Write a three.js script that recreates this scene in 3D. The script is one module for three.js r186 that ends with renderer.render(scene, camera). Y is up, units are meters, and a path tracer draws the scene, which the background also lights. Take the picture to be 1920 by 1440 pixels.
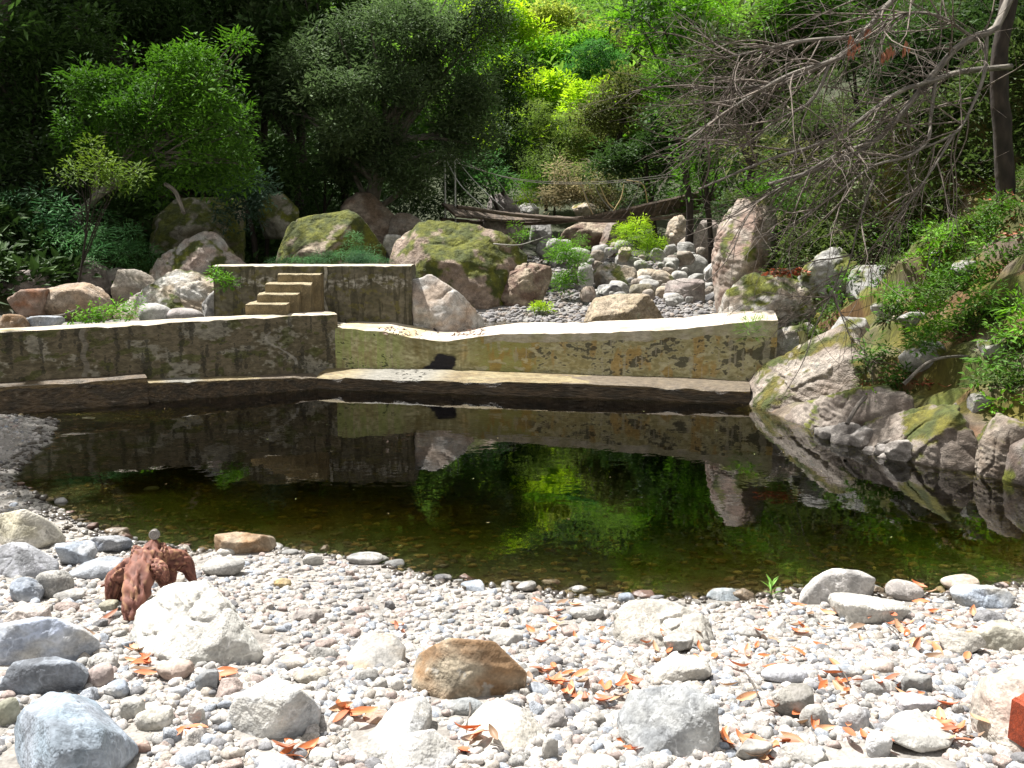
import * as THREE from 'three';
import { ConvexHull } from 'three/addons/math/ConvexHull.js';
import { ImprovedNoise } from 'three/addons/math/ImprovedNoise.js';
import { mergeGeometries, mergeVertices } from 'three/addons/utils/BufferGeometryUtils.js';

// ---------------------------------------------------------------- camera, sky, sun, exposure
const F = 1800, EYE = 1.9, HORIZON = 440;               // pixels of the 1920 x 1440 photograph, metres above the pool
const PITCH = Math.atan((720 - HORIZON) / F);
const scene = new THREE.Scene();
const camera = new THREE.PerspectiveCamera(2 * Math.atan(720 / F) * 180 / Math.PI, 4 / 3, 0.1, 900);
camera.position.set(0, EYE, 0);
camera.rotation.x = -PITCH;
const SUN = new THREE.Vector3(-0.36, 0.86, -0.22).normalize();
{
  const w = 256, h = 128, d = new Float32Array(w * h * 4);
  for (let j = 0; j < h; j++) for (let i = 0; i < w; i++) {
    const el = ((j + 0.5) / h - 0.5) * Math.PI, az = ((i + 0.5) / w - 0.5) * 2 * Math.PI;
    const v = new THREE.Vector3(Math.cos(el) * Math.cos(az), Math.sin(el), Math.cos(el) * Math.sin(az));
    const t = Math.pow(Math.max(0, Math.sin(el)), 0.55), halo = Math.pow(Math.max(0, v.dot(SUN)), 10) * 0.35;
    const S = 0.36;
    const k = (j * w + i) * 4;
    d[k] = S * (1.04 - 0.26 * t + halo); d[k + 1] = S * (1.0 - 0.22 * t + halo); d[k + 2] = S * (0.94 - 0.14 * t + halo); d[k + 3] = 1;
    if (el < 0) { d[k] = 0.10; d[k + 1] = 0.10; d[k + 2] = 0.08; }
  }
  const sky = new THREE.DataTexture(d, w, h, THREE.RGBAFormat, THREE.FloatType);
  sky.mapping = THREE.EquirectangularReflectionMapping; sky.magFilter = THREE.LinearFilter; sky.needsUpdate = true;
  scene.background = sky; scene.environment = sky;
}
const sun = new THREE.DirectionalLight(new THREE.Color(1, 0.965, 0.915), 4.8);
sun.position.copy(SUN).multiplyScalar(60).add(new THREE.Vector3(0, 0, -12)); sun.target.position.set(0, 0, -12);
sun.castShadow = true; sun.shadow.mapSize.set(2048, 2048); sun.shadow.radius = 2;
Object.assign(sun.shadow.camera, { left: -30, right: 30, top: 30, bottom: -30, near: 1, far: 140 });
scene.add(sun, sun.target);
const renderer = new THREE.WebGLRenderer({ antialias: true });
renderer.toneMapping = THREE.LinearToneMapping;
renderer.toneMappingExposure = 2.6;
renderer.shadowMap.enabled = true;

// ---------------------------------------------------------------- helpers
function rng(seed) { let a = seed >>> 0; return () => { a = (a + 0x6D2B79F5) | 0; let t = Math.imul(a ^ (a >>> 15), 1 | a); t = (t + Math.imul(t ^ (t >>> 7), 61 | t)) ^ t; return ((t ^ (t >>> 14)) >>> 0) / 4294967296; }; }
const P = new ImprovedNoise();
const noise = (x, y, z) => P.noise(x, y, z);
function fbm(x, y, z, o = 4) { let s = 0, a = 0.5, f = 1; for (let i = 0; i < o; i++) { s += a * P.noise(x * f + i * 17.3, y * f + i * 9.1, z * f - i * 5.7); a *= 0.5; f *= 2.07; } return s; }
const clamp = (x, a = 0, b = 1) => Math.min(b, Math.max(a, x));
const sstep = (a, b, x) => { const t = clamp((x - a) / (b - a)); return t * t * (3 - 2 * t); };
const lerp = (a, b, t) => a + (b - a) * t;
function pw(tab, x) { if (x <= tab[0][0]) return tab[0][1]; for (let i = 1; i < tab.length; i++) if (x <= tab[i][0]) return lerp(tab[i - 1][1], tab[i][1], (x - tab[i - 1][0]) / (tab[i][0] - tab[i - 1][0])); return tab[tab.length - 1][1]; }
const V = (x, y, z) => new THREE.Vector3(x, y, z);
const cP = Math.cos(PITCH), sP = Math.sin(PITCH);
function dir(px, py) { const a = (px - 960) / F, b = (720 - py) / F; return V(a, b * cP - sP, -b * sP - cP); }   // per unit of view depth
const atD = (px, py, D) => { const d = dir(px, py); return d.multiplyScalar(D / -d.z).add(V(0, EYE, 0)); };       // D metres away from the camera's wall (z = -D)
const onY = (px, py, h) => { const d = dir(px, py); return d.multiplyScalar((h - EYE) / d.y).add(V(0, EYE, 0)); };
const used = {};
function numbered(n) { const k = used[n] = (used[n] ?? -1) + 1; return k ? `${n}_${String(k).padStart(3, '0')}` : n; }
function finish(o) { o.traverse?.(m => { if (m.isMesh) { m.castShadow = true; m.receiveShadow = true; } }); return o; }
function tag(o, label, category, group, kind) { Object.assign(o.userData, { label, category }); if (group) o.userData.group = group; if (kind) o.userData.kind = kind; return o; }
function add(name, geo, mat, parent) { const m = new THREE.Mesh(geo, mat); m.name = parent ? name : numbered(name); finish(m); (parent || scene).add(m); return m; }
function group(name, pos) { const g = new THREE.Group(); g.name = numbered(name); if (pos) g.position.copy(pos); scene.add(g); return g; }

// ---------------------------------------------------------------- textures and materials
function noiseTex(n, fn, srgb) {
  const d = new Uint8Array(n * n * 4);
  for (let j = 0; j < n; j++) for (let i = 0; i < n; i++) { const c = fn(i / n, j / n), k = (j * n + i) * 4; for (let q = 0; q < 3; q++) d[k + q] = 255 * clamp(c[q]); d[k + 3] = 255; }
  const t = new THREE.DataTexture(d, n, n); t.wrapS = t.wrapT = THREE.RepeatWrapping; t.magFilter = THREE.LinearFilter; t.minFilter = THREE.LinearMipmapLinearFilter; t.generateMipmaps = true;
  if (srgb) t.colorSpace = THREE.SRGBColorSpace; t.needsUpdate = true; return t;
}
// tileable fbm on a torus-like blend
function tfbm(u, v, s, o) { const a = fbm(u * s, v * s, 3.3, o), b = fbm((u - 1) * s, v * s, 3.3, o), c = fbm(u * s, (v - 1) * s, 3.3, o), d = fbm((u - 1) * s, (v - 1) * s, 3.3, o); return lerp(lerp(a, b, u), lerp(c, d, u), v); }
const stoneMap = noiseTex(512, (u, v) => {
  const a = tfbm(u, v, 6, 5), b = tfbm(u, v, 40, 3), vein = Math.pow(1 - Math.min(1, Math.abs(tfbm(u + 0.31, v + 0.17, 4, 4)) * 9), 6);
  const s = 0.86 + a * 0.42 + b * 0.34; return [s + vein * 0.2, s + vein * 0.2, s * 0.985 + vein * 0.2];
}, true);
const stoneBump = noiseTex(512, (u, v) => { const s = 0.5 + tfbm(u, v, 8, 6) * 0.75 + tfbm(u + 0.4, v + 0.2, 50, 2) * 0.22; return [s, s, s]; });
const barkMap = noiseTex(256, (u, v) => { const s = 0.75 + tfbm(u, v * 0.35, 14, 4) * 0.8; return [s, s, s]; }, true);
const S = (o) => new THREE.MeshStandardMaterial(o);
const stoneMat = S({ vertexColors: true, map: stoneMap, bumpMap: stoneBump, bumpScale: 0.014, roughness: 0.88 });
const bigStoneMat = S({ vertexColors: true, map: stoneMap, bumpMap: stoneBump, bumpScale: 0.05, roughness: 0.92 });
const groundMat = S({ vertexColors: true, map: stoneMap, bumpMap: stoneBump, bumpScale: 0.03, roughness: 0.95 });
const barkMat = (r, g, b) => S({ color: new THREE.Color(r, g, b), map: barkMap, bumpMap: barkMap, bumpScale: 0.012, roughness: 0.9 });
const leafMat = (t = 0.4, rough = 0.75) => new THREE.MeshPhysicalMaterial({ color: 0xffffff, transmission: t, thickness: 0, roughness: rough, specularIntensity: 0.3, side: THREE.DoubleSide });
const M = {
  barkDark: barkMat(0.06, 0.045, 0.035), barkGrey: barkMat(0.28, 0.25, 0.21), barkPale: barkMat(0.34, 0.30, 0.26),
  leaf: leafMat(0.5, 0.8), leafDense: leafMat(0.25, 0.7), leafThin: leafMat(0.68, 0.9),
  twig: barkMat(0.34, 0.28, 0.23),
};

// ---------------------------------------------------------------- the lie of the land
const shorePx = [[30, 778], [110, 790], [95, 830], [45, 870], [25, 905], [90, 940], [150, 985], [245, 1015], [370, 1035], [500, 1030], [640, 1045], [720, 1060], [830, 1087], [900, 1100], [1020, 1112], [1150, 1125], [1350, 1127], [1500, 1112], [1650, 1112], [1750, 1112], [1920, 1097], [2150, 1080], [2500, 1055]];
const shore = shorePx.map(([x, y]) => { const p = onY(x, y, 0); return [p.x, p.z]; });
const dA = onY(606, 730, 0), dB = onY(1397, 757, 0);                     // foot of the weir's ledge at the water
const wL = onY(20, 776, 0);                                             // left wall's foot
const XR = [[0, 6.2], [4, 5.4], [6, 4.7], [7.4, 3.95], [8.3, 3.3], [9.5, 2.95], [10.7, 2.72], [12, 3.1], [16, 3.5], [20, 4.4], [26, 5.2], [40, 7], [70, 12], [120, 18], [300, 30]];
const XL = [[0, -6.5], [6, -6], [10, -7.5], [13, -7.4], [16, -6.3], [20, -5.2], [26, -4.4], [35, -3.5], [60, -6], [120, -10], [300, -20]];
const UP = [[12, 0.40], [15.3, 0.44], [16.6, 0.62], [20, 0.85], [24, 1.35], [28, 2.1], [34, 3.1], [45, 5.6], [60, 10.5], [80, 18], [110, 32], [160, 58], [220, 85], [320, 120]];
const poly = [...shore, [6.2, -4.6], ...[5.3, 6, 6.7, 7.4, 8.3, 9.5, 10.7].map(D => [pw(XR, D), -D]), [dB.x + 0.3, dB.z - 0.72], [dA.x - 0.12, dA.z - 0.72], [wL.x - 0.3, wL.z - 0.55], [wL.x - 2.2, wL.z + 0.55], [wL.x - 0.4, wL.z + 0.2]];
function inPoly(x, z) { let c = false; for (let i = 0, j = poly.length - 1; i < poly.length; j = i++) { const [a, b] = poly[i], [e, f] = poly[j]; if ((b > z) !== (f > z) && x < (e - a) * (z - b) / (f - b) + a) c = !c; } return c; }
function segD(x, z, a, b) { const dx = b[0] - a[0], dz = b[1] - a[1], t = clamp(((x - a[0]) * dx + (z - a[1]) * dz) / (dx * dx + dz * dz)); return Math.hypot(x - a[0] - t * dx, z - a[1] - t * dz); }
function shoreD(x, z) { let m = 1e9; for (let i = 1; i < shore.length; i++) m = Math.min(m, segD(x, z, shore[i - 1], shore[i])); return m; }
const wallDir = V(dA.x - wL.x, 0, dA.z - wL.z).normalize(), wallBack = V(wallDir.z, 0, -wallDir.x); if (wallBack.z > 0) wallBack.negate();
const behindWall = (x, z) => (x - wL.x) * wallBack.x + (z - wL.z) * wallBack.z;
const damDir = V(dB.x - dA.x, 0, dB.z - dA.z).normalize(), damBack = V(damDir.z, 0, -damDir.x); if (damBack.z > 0) damBack.negate();
const behindDam = (x, z) => (x - dA.x) * damBack.x + (z - dA.z) * damBack.z;
function H(x, z) {
  const D = -z, xr = pw(XR, D), xl = pw(XL, D);
  let h;
  if (D < 13 && inPoly(x, z)) {
    const near = shoreD(x, z), side = Math.max(0, xr - x), bd = Math.max(0, D > 9 ? -behindDam(x, z) : 9);
    h = -Math.min(1.15, 0.015 + near * 0.21, 0.02 + side * 1.1 + (D < 6.5 ? 9 : 0)) + 0.03 * fbm(x * 3, z * 3, 1, 3) * Math.min(1, near * 3);
    return h;
  }
  const up = pw(UP, D), rough = fbm(x * 0.9, z * 0.9, 5, 4);
  if (D > 9.3 && x < dA.x + 0.15 && behindWall(x, z) > 0.62 || D > 12.2 && x < dA.x + 0.9 || D > 10 && x >= dA.x && behindDam(x, z) > 0.75) {
    const leftLand = Math.max(0.72, up + 0.15), t = sstep(-1.9, -2.7, x);
    h = lerp(up, leftLand, t) + rough * 0.1 * sstep(12, 20, D);
  } else {
    const d = x > xr - 0.05 && D > 5.6 ? Math.max(0, x - xr) * 0.5 : shoreD(x, z);
    h = 0.012 + Math.min(0.30, 0.15 * d * Math.min(1, 0.35 + d * 0.5)) + rough * 0.05 * Math.min(1, d);
  }
  const dr = x - xr, dl = xl - x, far = sstep(18, 60, D);
  if (dr > 0 && D > 6 && D < 16) { const q = (dr * 0.9 + D * 0.35 + 0.5 * fbm(x * 0.9, z * 0.9, 40, 3)) * 2.1, fr = q - Math.floor(q); h += Math.min(1, dr * 2) * (0.20 * sstep(0, 0.35, fr) - 0.20 * fr + 0.16 * fbm(x * 2.3, z * 2.3, 44, 4)); }
  if (D > 12 && D < 24) h += 1.15 * sstep(0.1, 0.9, dr) * sstep(12.2, 13.2, D) * (1 - sstep(18, 23, D)) * (1 + rough);
  if (dr > 0) h += dr * (0.55 + 0.12 * far) + 0.04 * Math.min(dr, 6) ** 2 + Math.min(1, dr) * rough * 0.5;
  if (dl > 0) h += dl * (0.5 + 0.18 * far) + 0.03 * Math.min(dl, 8) ** 2 + Math.min(1, dl) * rough * 0.5;
  return h;
}
function hit(px, py) {                                                   // where the ray of a pixel meets the land
  const d = dir(px, py); let t = 1.5;
  for (; t < 250; t += 0.02 + t * 0.004) { const x = d.x * t, y = EYE + d.y * t, z = d.z * t; if (y < H(x, z)) return V(x, y, z); }
  return d.multiplyScalar(60).add(V(0, EYE, 0));
}
{
  const ax = [], az = [];
  { let x = -7; const l = []; let s = 0.12; while (x > -150) { x -= s; s *= 1.13; l.unshift(x); } ax.push(...l); for (x = -7; x < 7; x += 0.085) ax.push(x); s = 0.1; while (x < 150) { ax.push(x); x += s; s *= 1.13; } }
  { let D = -8; while (D < 1.6) { az.push(D); D += 0.4; } while (D < 13.5) { az.push(D); D += 0.08; } while (D < 30) { az.push(D); D += 0.22; } let s = 0.3; while (D < 330) { az.push(D); D += s; s *= 1.08; } }
  const nx = ax.length, nz = az.length, pos = new Float32Array(nx * nz * 3), col = new Float32Array(nx * nz * 3), uv = new Float32Array(nx * nz * 2), idx = [];
  for (let j = 0; j < nz; j++) for (let i = 0; i < nx; i++) {
    const k = j * nx + i, x = ax[i], D = az[j], z = -D, h = H(x, z); pos.set([x, h, z], k * 3); uv.set([x / 0.9, z / 0.9], k * 2);
    const n1 = fbm(x * 1.7, z * 1.7, 8, 4), n2 = fbm(x * 0.6, z * 0.6, 21, 3);
    const mix = (a, b, t) => a.map((v, q) => lerp(v, b[q], t));
    let c = mix([0.27, 0.25, 0.235], [0.36, 0.34, 0.32], clamp(0.5 + n1 * 2));                 // dry gravel and silt
    if (h < 0.012 && D < 13) c = mix([0.070, 0.044, 0.015], [0.038, 0.048, 0.013], clamp(0.5 + n2 * 3 + n1 * 1.5));  // silt and algae of the bed
    const hill = Math.max(x - pw(XR, D), pw(XL, D) - x);
    if (D > 6.5 && hill > 0.05) { c = mix([0.055, 0.036, 0.022], [0.10, 0.062, 0.03], clamp(0.5 + n1 * 2.5)); if (n2 + n1 * 0.5 > (x > 0 ? -0.18 : 0.06)) c = mix(c, x > 0 ? [0.075, 0.082, 0.012] : [0.05, 0.06, 0.012], 0.85); }
    if (x > 0 && hill > -0.1 && D > 6 && D < 16 && hill < 2.6 + n2 * 3) { const m = fbm(x * 1.4 + 9, z * 1.4, h * 1.4, 4); c = mix([0.145, 0.11, 0.08], [0.25, 0.21, 0.17], clamp(0.5 + n1 * 2.4 + fbm(x * 6, z * 6, h * 6, 3))); if (m > -0.2 + 0.25 * sstep(0.9, 0, hill)) c = mix(c, mix([0.12, 0.10, 0.012], [0.07, 0.09, 0.012], clamp(0.5 + n1 * 3)), clamp((m + 0.2 - 0.25 * sstep(0.9, 0, hill)) * 7)); if (fbm(x * 2.2, z * 2.2, 77, 5) > 0.13) c = mix(c, [0.17, 0.085, 0.04], 0.75); }
    else if (hill <= 0.05 && D > 12 && D < 40) c = mix([0.16, 0.15, 0.145], [0.26, 0.25, 0.24], clamp(0.5 + n1 * 2.5));
    if (D > 22) c = mix(c, [0.04, 0.05, 0.018], clamp((D - 22 + n1 * 6) / 3));
    col.set(c, k * 3);
  }
  for (let j = 0; j < nz - 1; j++) for (let i = 0; i < nx - 1; i++) { const a = j * nx + i, b = a + 1, c = a + nx, d = c + 1; idx.push(a, b, c, b, d, c); }
  const g = new THREE.BufferGeometry(); g.setAttribute('position', new THREE.BufferAttribute(pos, 3)); g.setAttribute('color', new THREE.BufferAttribute(col, 3)); g.setAttribute('uv', new THREE.BufferAttribute(uv, 2)); g.setIndex(idx); g.computeVertexNormals();
  const m = add('ground', g, groundMat); m.userData.kind = 'structure'; m.userData.label = 'valley ground of gravel, pool bed and leaf mould slopes';
}

// ---------------------------------------------------------------- water
function sheet(pts, y) { const s = new THREE.Shape(pts.map(([x, z]) => new THREE.Vector2(x, -z))); const g = new THREE.ShapeGeometry(s); g.rotateX(-Math.PI / 2); g.translate(0, y, 0); const p = g.attributes.position, uv = g.attributes.uv; for (let i = 0; i < p.count; i++) uv.setXY(i, p.getX(i) / 2.2, p.getZ(i) / 2.2); return g; }
const waterBump = noiseTex(512, (u, v) => { const s = 0.5 + tfbm(u, v, 5, 3) * 0.6 + tfbm(u + 0.3, v + 0.6, 22, 2) * 0.14; return [s, s, s]; });
const waterMat = new THREE.MeshPhysicalMaterial({ color: 0xffffff, transmission: 1, thickness: 1, ior: 1.33, roughness: 0, attenuationColor: new THREE.Color(0.33, 0.33, 0.09), attenuationDistance: 0.30, bumpMap: waterBump, bumpScale: 0.0022 });
function body(pts, y, deep) { const g = new THREE.ExtrudeGeometry(new THREE.Shape(pts.map(([x, z]) => new THREE.Vector2(x, -z))), { depth: deep, bevelEnabled: false }); g.rotateX(-Math.PI / 2); g.translate(0, y - deep, 0); const p = g.attributes.position, uv = g.attributes.uv; for (let i = 0; i < p.count; i++) uv.setXY(i, p.getX(i) / 2.2, p.getZ(i) / 2.2); return g; }
{
  const m = add('pool_water', body([[-7.5, -3.5], [7.5, -3.5], [7.5, -9], [4.6, -12.1], [dB.x + 0.6, dB.z - 0.3], [dA.x - 0.1, dA.z - 0.2], [wL.x - 1.6, wL.z - 0.1], [-7.5, -9]], 0, 1.7), waterMat); m.userData.kind = 'structure'; m.userData.label = 'still dark green pool water';
  const s = add('stream_water', sheet([[-1.7, -12.4], [4.2, -11.4], [4.4, -16.9], [3.0, -17.2], [0.5, -16.9], [-1.2, -15.6]], 0.50), new THREE.MeshPhysicalMaterial({ color: new THREE.Color(0.5, 0.48, 0.36), transmission: 1, thickness: 0, ior: 1.33, roughness: 0.03, bumpMap: waterBump, bumpScale: 0.012 }));
  s.userData.kind = 'structure'; s.userData.label = 'shallow stream water held behind the weir';
}

// ---------------------------------------------------------------- rocks
const icoCache = {};
function ico(d) { if (!icoCache[d]) { const g = new THREE.IcosahedronGeometry(1, d); g.deleteAttribute('normal'); g.deleteAttribute('uv'); icoCache[d] = mergeVertices(g, 1e-5); } return icoCache[d]; }
const C = {   // stone colours (linear)
  white: [0.50, 0.49, 0.47], pale: [0.41, 0.40, 0.39], grey: [0.33, 0.325, 0.32], mid: [0.22, 0.22, 0.22], dark: [0.10, 0.10, 0.11], blue: [0.30, 0.34, 0.41], bluedark: [0.16, 0.185, 0.24],
  brown: [0.26, 0.16, 0.085], tan: [0.40, 0.33, 0.25], pink: [0.42, 0.33, 0.29], rust: [0.24, 0.12, 0.07], wet: [0.05, 0.045, 0.045], moss: [0.13, 0.14, 0.012], mossdk: [0.06, 0.075, 0.012], lichen: [0.42, 0.42, 0.30], redbrown: [0.20, 0.13, 0.10],
};
const mixc = (a, b, t) => [lerp(a[0], b[0], t), lerp(a[1], b[1], t), lerp(a[2], b[2], t)];
// planes: [n(Vector3), d]; the rock is their rounded intersection, seen from the centre
function rockGeo(planes, o) {
  const { detail = 10, p: p0 = 14, amp = 0.05, freq = 2.2, seed = 1, col = C.grey, col2, moss = 0, mossCol = C.moss, strata = 0, size = 1, uvs = 0.55, spots = 0, spotCol = C.lichen, chips = 8 } = o;
  const p = o.round ? p0 : Math.max(p0, 14) * 2.6;
  if (!o.round && chips) {
    const rc = rng(Math.floor(seed * 977) + 5), dirs = ico(4).attributes.position, pts = [], q = V();
    for (let i = 0; i < dirs.count; i++) { q.fromBufferAttribute(dirs, i); let s = 0; for (const [n, d] of planes) { const k = n.dot(q) / d; if (k > 0) s += Math.pow(k, 16); } pts.push(q.clone().multiplyScalar(Math.pow(s, -1 / 16))); }
    planes = planes.slice();
    for (let i = 0; i < chips; i++) { const n = V(rc() * 2 - 1, rc() * 1.8 - 0.7, rc() * 2 - 1).normalize(); let m = 0; for (const t of pts) m = Math.max(m, n.dot(t)); planes.push([n, m * (0.80 + 0.16 * rc())]); }
  }
  const g = ico(detail).clone(), pos = g.attributes.position, v = V(), so = seed * 13.7;
  for (let i = 0; i < pos.count; i++) {
    v.fromBufferAttribute(pos, i);
    let s = 0; for (const [n, d] of planes) { const q = n.dot(v) / d; if (q > 0) s += Math.pow(q, p); }
    let r = Math.pow(s, -1 / p);
    const x = v.x * r / size, y = v.y * r / size, z = v.z * r / size;
    let n = fbm(x * freq + so, y * freq, z * freq, 4) * amp * (o.round ? 1 : 0.6);
    if (amp) n -= amp * 0.4 * Math.pow(1 - Math.min(1, Math.abs(noise(x * freq * 0.8 + so, y * freq * 0.8 + 4, z * freq * 0.8)) * 5), 2);   // cracks
    n += amp * 0.28 * fbm(x * freq * 3.7 + 3, y * freq * 3.7 + so, z * freq * 3.7, 3);
    if (strata) { const q = (y * 0.9 + x * 0.35 + 0.12 * fbm(x * 2, y * 2, z * 2 + so, 2)) * 9; n += strata * (Math.abs(q - Math.round(q)) - 0.25); }
    r += n * size; pos.setXYZ(i, v.x * r, v.y * r, v.z * r);
  }
  g.computeVertexNormals();
  const nor = g.attributes.normal, colr = new Float32Array(pos.count * 3), c2 = col2 || mixc(col, [0.5, 0.48, 0.45], 0.35);
  for (let i = 0; i < pos.count; i++) {
    const x = pos.getX(i), y = pos.getY(i), z = pos.getZ(i), f = 2.2 / Math.sqrt(size);
    let c = mixc(col, c2, clamp(0.5 + 2.6 * fbm(x * f + so, y * f * 1.6, z * f, 4)));
    c = c.map(q => q * (1 + 0.5 * fbm(x * 9 + so, y * 9, z * 9, 3)));
    if (spots && fbm(x * f * 1.8, y * f * 1.8 + so, z * f * 1.8, 5) > 0.32 - spots * 0.3) c = mixc(c, spotCol, 0.8);
    if (moss) { const m = fbm(x * f * 0.9 + 31 + so, y * f * 0.9, z * f * 0.9, 5) * 1.5 + 0.35 * nor.getY(i) - 0.28 + moss * 0.6; if (m > 0.1) c = mixc(c, mixc(mossCol, C.mossdk, clamp(0.5 + 3 * fbm(x * 5, y * 5, z * 5 + so, 3))), clamp((m - 0.1) * 7)); }
    colr.set(c, i * 3);
  }
  g.setAttribute('color', new THREE.BufferAttribute(colr, 3));
  const e = g.toNonIndexed(), ep = e.attributes.position, uv = new Float32Array(ep.count * 2), a = V(), b = V(), cc = V();
  for (let i = 0; i < ep.count; i += 3) {
    a.fromBufferAttribute(ep, i); b.fromBufferAttribute(ep, i + 1).sub(a); cc.fromBufferAttribute(ep, i + 2).sub(a); b.cross(cc); const nx = Math.abs(b.x), ny = Math.abs(b.y), nz = Math.abs(b.z);
    for (let q = 0; q < 3; q++) { const X = ep.getX(i + q), Y = ep.getY(i + q), Z = ep.getZ(i + q), k = (i + q) * 2; if (ny >= nx && ny >= nz) { uv[k] = X; uv[k + 1] = Z; } else if (nx >= nz) { uv[k] = Z; uv[k + 1] = Y; } else { uv[k] = X; uv[k + 1] = Y; } uv[k] = uv[k] / uvs + seed * 0.37; uv[k + 1] = uv[k + 1] / uvs + seed * 0.71; }
  }
  e.setAttribute('uv', new THREE.BufferAttribute(uv, 2));
  return e;
}
function randPlanes(r, s, count = 14, lo = 0.72, hi = 1.0) {             // s: half sizes
  const out = [], add1 = (n, d) => { const m = V(n.x / s.x, n.y / s.y, n.z / s.z), L = m.length(); out.push([m.divideScalar(L), d / L]); };
  for (const q of [[1, 0, 0], [-1, 0, 0], [0, 1, 0], [0, -1, 0], [0, 0, 1], [0, 0, -1]]) add1(V(...q), 0.94 + 0.06 * r());
  for (let i = 0; i < count; i++) { const y = r() * 1.7 - 0.7, a = r() * 6.283, k = Math.sqrt(Math.max(0, 1 - y * y)); add1(V(k * Math.cos(a), y, k * Math.sin(a)).normalize(), lerp(lo, hi, r())); }
  return out;
}
const taken = [];                                                        // ground already covered by named stones
// a stone that fills a box of pixels [x0, y0, x1, y1] and stands where the box's foot meets the land
let rseed = 100;
function stone(name, box, label, o = {}) {
  const [x0, y0, x1, y1] = box, seed = o.seed ?? ++rseed, r = rng(seed * 7919 + 3), cx = (x0 + x1) / 2;
  const foot = o.D ? atD(cx, y1, o.D) : hit(cx, y1), D = -foot.z, sc = D / F * Math.hypot(1, (cx - 960) / F) * 1.0;
  const w = (x1 - x0) * sc, dip = clamp((EYE - foot.y - 0.1) / Math.hypot(D, EYE), 0, 0.6), dep = w * (o.deep ?? 0.8);
  const hh = Math.max((y1 - y0) * sc * (o.tall ?? 1) - dep * dip * 0.75, w * 0.28, 0.02), sink = o.sink ?? hh * 0.3;
  const s = V(w / 2, (hh + sink) / 2, dep / 2), size = (s.x + s.y + s.z) / 3;
  const planes = randPlanes(r, s, o.round ? 30 : o.cuts ?? 13, o.round ? 0.9 : 0.7, 1);
  const g = rockGeo(planes, { detail: D < 6 ? (w > 0.15 ? 13 : 9) : w > 1.4 ? 26 : w > 0.6 ? 16 : 10, p: o.round ? 7 : o.p ?? 15, amp: o.round ? 0.05 : 0.10, seed, size, ...o });
  const m = add(name, g, w > 0.9 ? bigStoneMat : stoneMat);
  m.position.set(foot.x, foot.y + hh - s.y, foot.z - dep * 0.42); m.rotation.y = 0; tag(m, label, o.category || (w > 0.5 ? 'boulder' : 'stone'), o.group);
  taken.push([m.position.x, m.position.z, Math.max(w, dep) * 0.45]);
  return m;
}
// a stone from corners [px, py, height above its ground]
function cornered(name, pts, label, o = {}) {
  const seed = o.seed ?? ++rseed, base = hit(...(o.foot || pts.reduce((a, b) => b[1] > a[1] ? b : a).slice(0, 2))), gy = o.gy ?? base.y;
  const P3 = []; for (const [x, y, h] of pts) { const q = o.D ? atD(x, y, o.D - h) : onY(x, y, gy + h); P3.push(q); }
  const lo = P3.map(q => V(q.x * 0.97 + 0.03 * base.x, gy - (o.sink ?? 0.08), q.z + (q.y > gy + 0.06 ? -0.05 : 0)));
  const back = P3.filter(q => q.y > gy + 0.05).map(q => V(q.x, lerp(gy, q.y, 0.45), q.z - (q.y - gy) * 0.6 - 0.04));
  const all = [...P3, ...lo, ...back], hull = new ConvexHull().setFromPoints(all), bb = new THREE.Box3().setFromPoints(all), c = bb.getCenter(V()), sz = bb.getSize(V());
  const planes = hull.faces.map(f => [f.normal.clone(), Math.max(0.01, f.constant - f.normal.dot(c))]);
  const size = (sz.x + sz.y + sz.z) / 6, g = rockGeo(planes, { detail: o.detail ?? 20, p: o.p ?? 26, amp: 0.06, seed, size, ...o });
  const m = add(name, g, sz.x > 1.1 ? bigStoneMat : stoneMat); m.position.copy(c); tag(m, label, o.category || 'boulder', o.group);
  taken.push([c.x, c.z, Math.max(sz.x, sz.z) * 0.42]); return m;
}
// --- stones of the near bank
cornered('boulder', [[8, 1460, 0], [22, 1350, 0.08], [52, 1290, 0.18], [130, 1296, 0.22], [192, 1365, 0.19], [242, 1405, 0.06], [238, 1450, 0.0], [72, 1372, 0.25], [60, 1490, 0.1], [180, 1490, 0.1]], 'angular blue-grey boulder with sharp ridges, below the striped blue-grey stone', { col: C.blue, col2: [0.24, 0.30, 0.37], foot: [120, 1439], amp: 0.05, p: 50, detail: 28 });
cornered('boulder', [[238, 1205, 0], [250, 1150, 0.1], [290, 1100, 0.2], [385, 1084, 0.22], [415, 1118, 0.24], [432, 1150, 0.2], [508, 1240, 0.02], [480, 1257, 0], [330, 1232, 0.05], [258, 1218, 0.03]], 'large chalky white ridged boulder leaning by the driftwood stump', { col: C.white, col2: [0.5, 0.5, 0.48], amp: 0.13, strata: 0.035, p: 44, detail: 28 });
cornered('boulder', [[760, 1240, 0.1], [775, 1224, 0.13], [850, 1190, 0.2], [910, 1184, 0.22], [938, 1215, 0.17], [989, 1262, 0.06], [980, 1290, 0.01], [900, 1302, 0], [830, 1314, 0], [790, 1292, 0.02]], 'tan boulder with brown rusty underside and speckled grey shoulder', { col: C.brown, col2: [0.34, 0.29, 0.22], spots: 0.35, spotCol: [0.36, 0.34, 0.31] });
cornered('boulder', [[1160, 1325, 0.12], [1198, 1270, 0.2], [1290, 1274, 0.2], [1346, 1310, 0.18], [1352, 1400, 0.02], [1330, 1428, 0], [1200, 1428, 0], [1164, 1372, 0.05]], 'blocky grey boulder with white veins and flat pale top', { col: [0.28, 0.295, 0.32], col2: [0.42, 0.43, 0.44], p: 40, amp: 0.07, detail: 26 });
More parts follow.
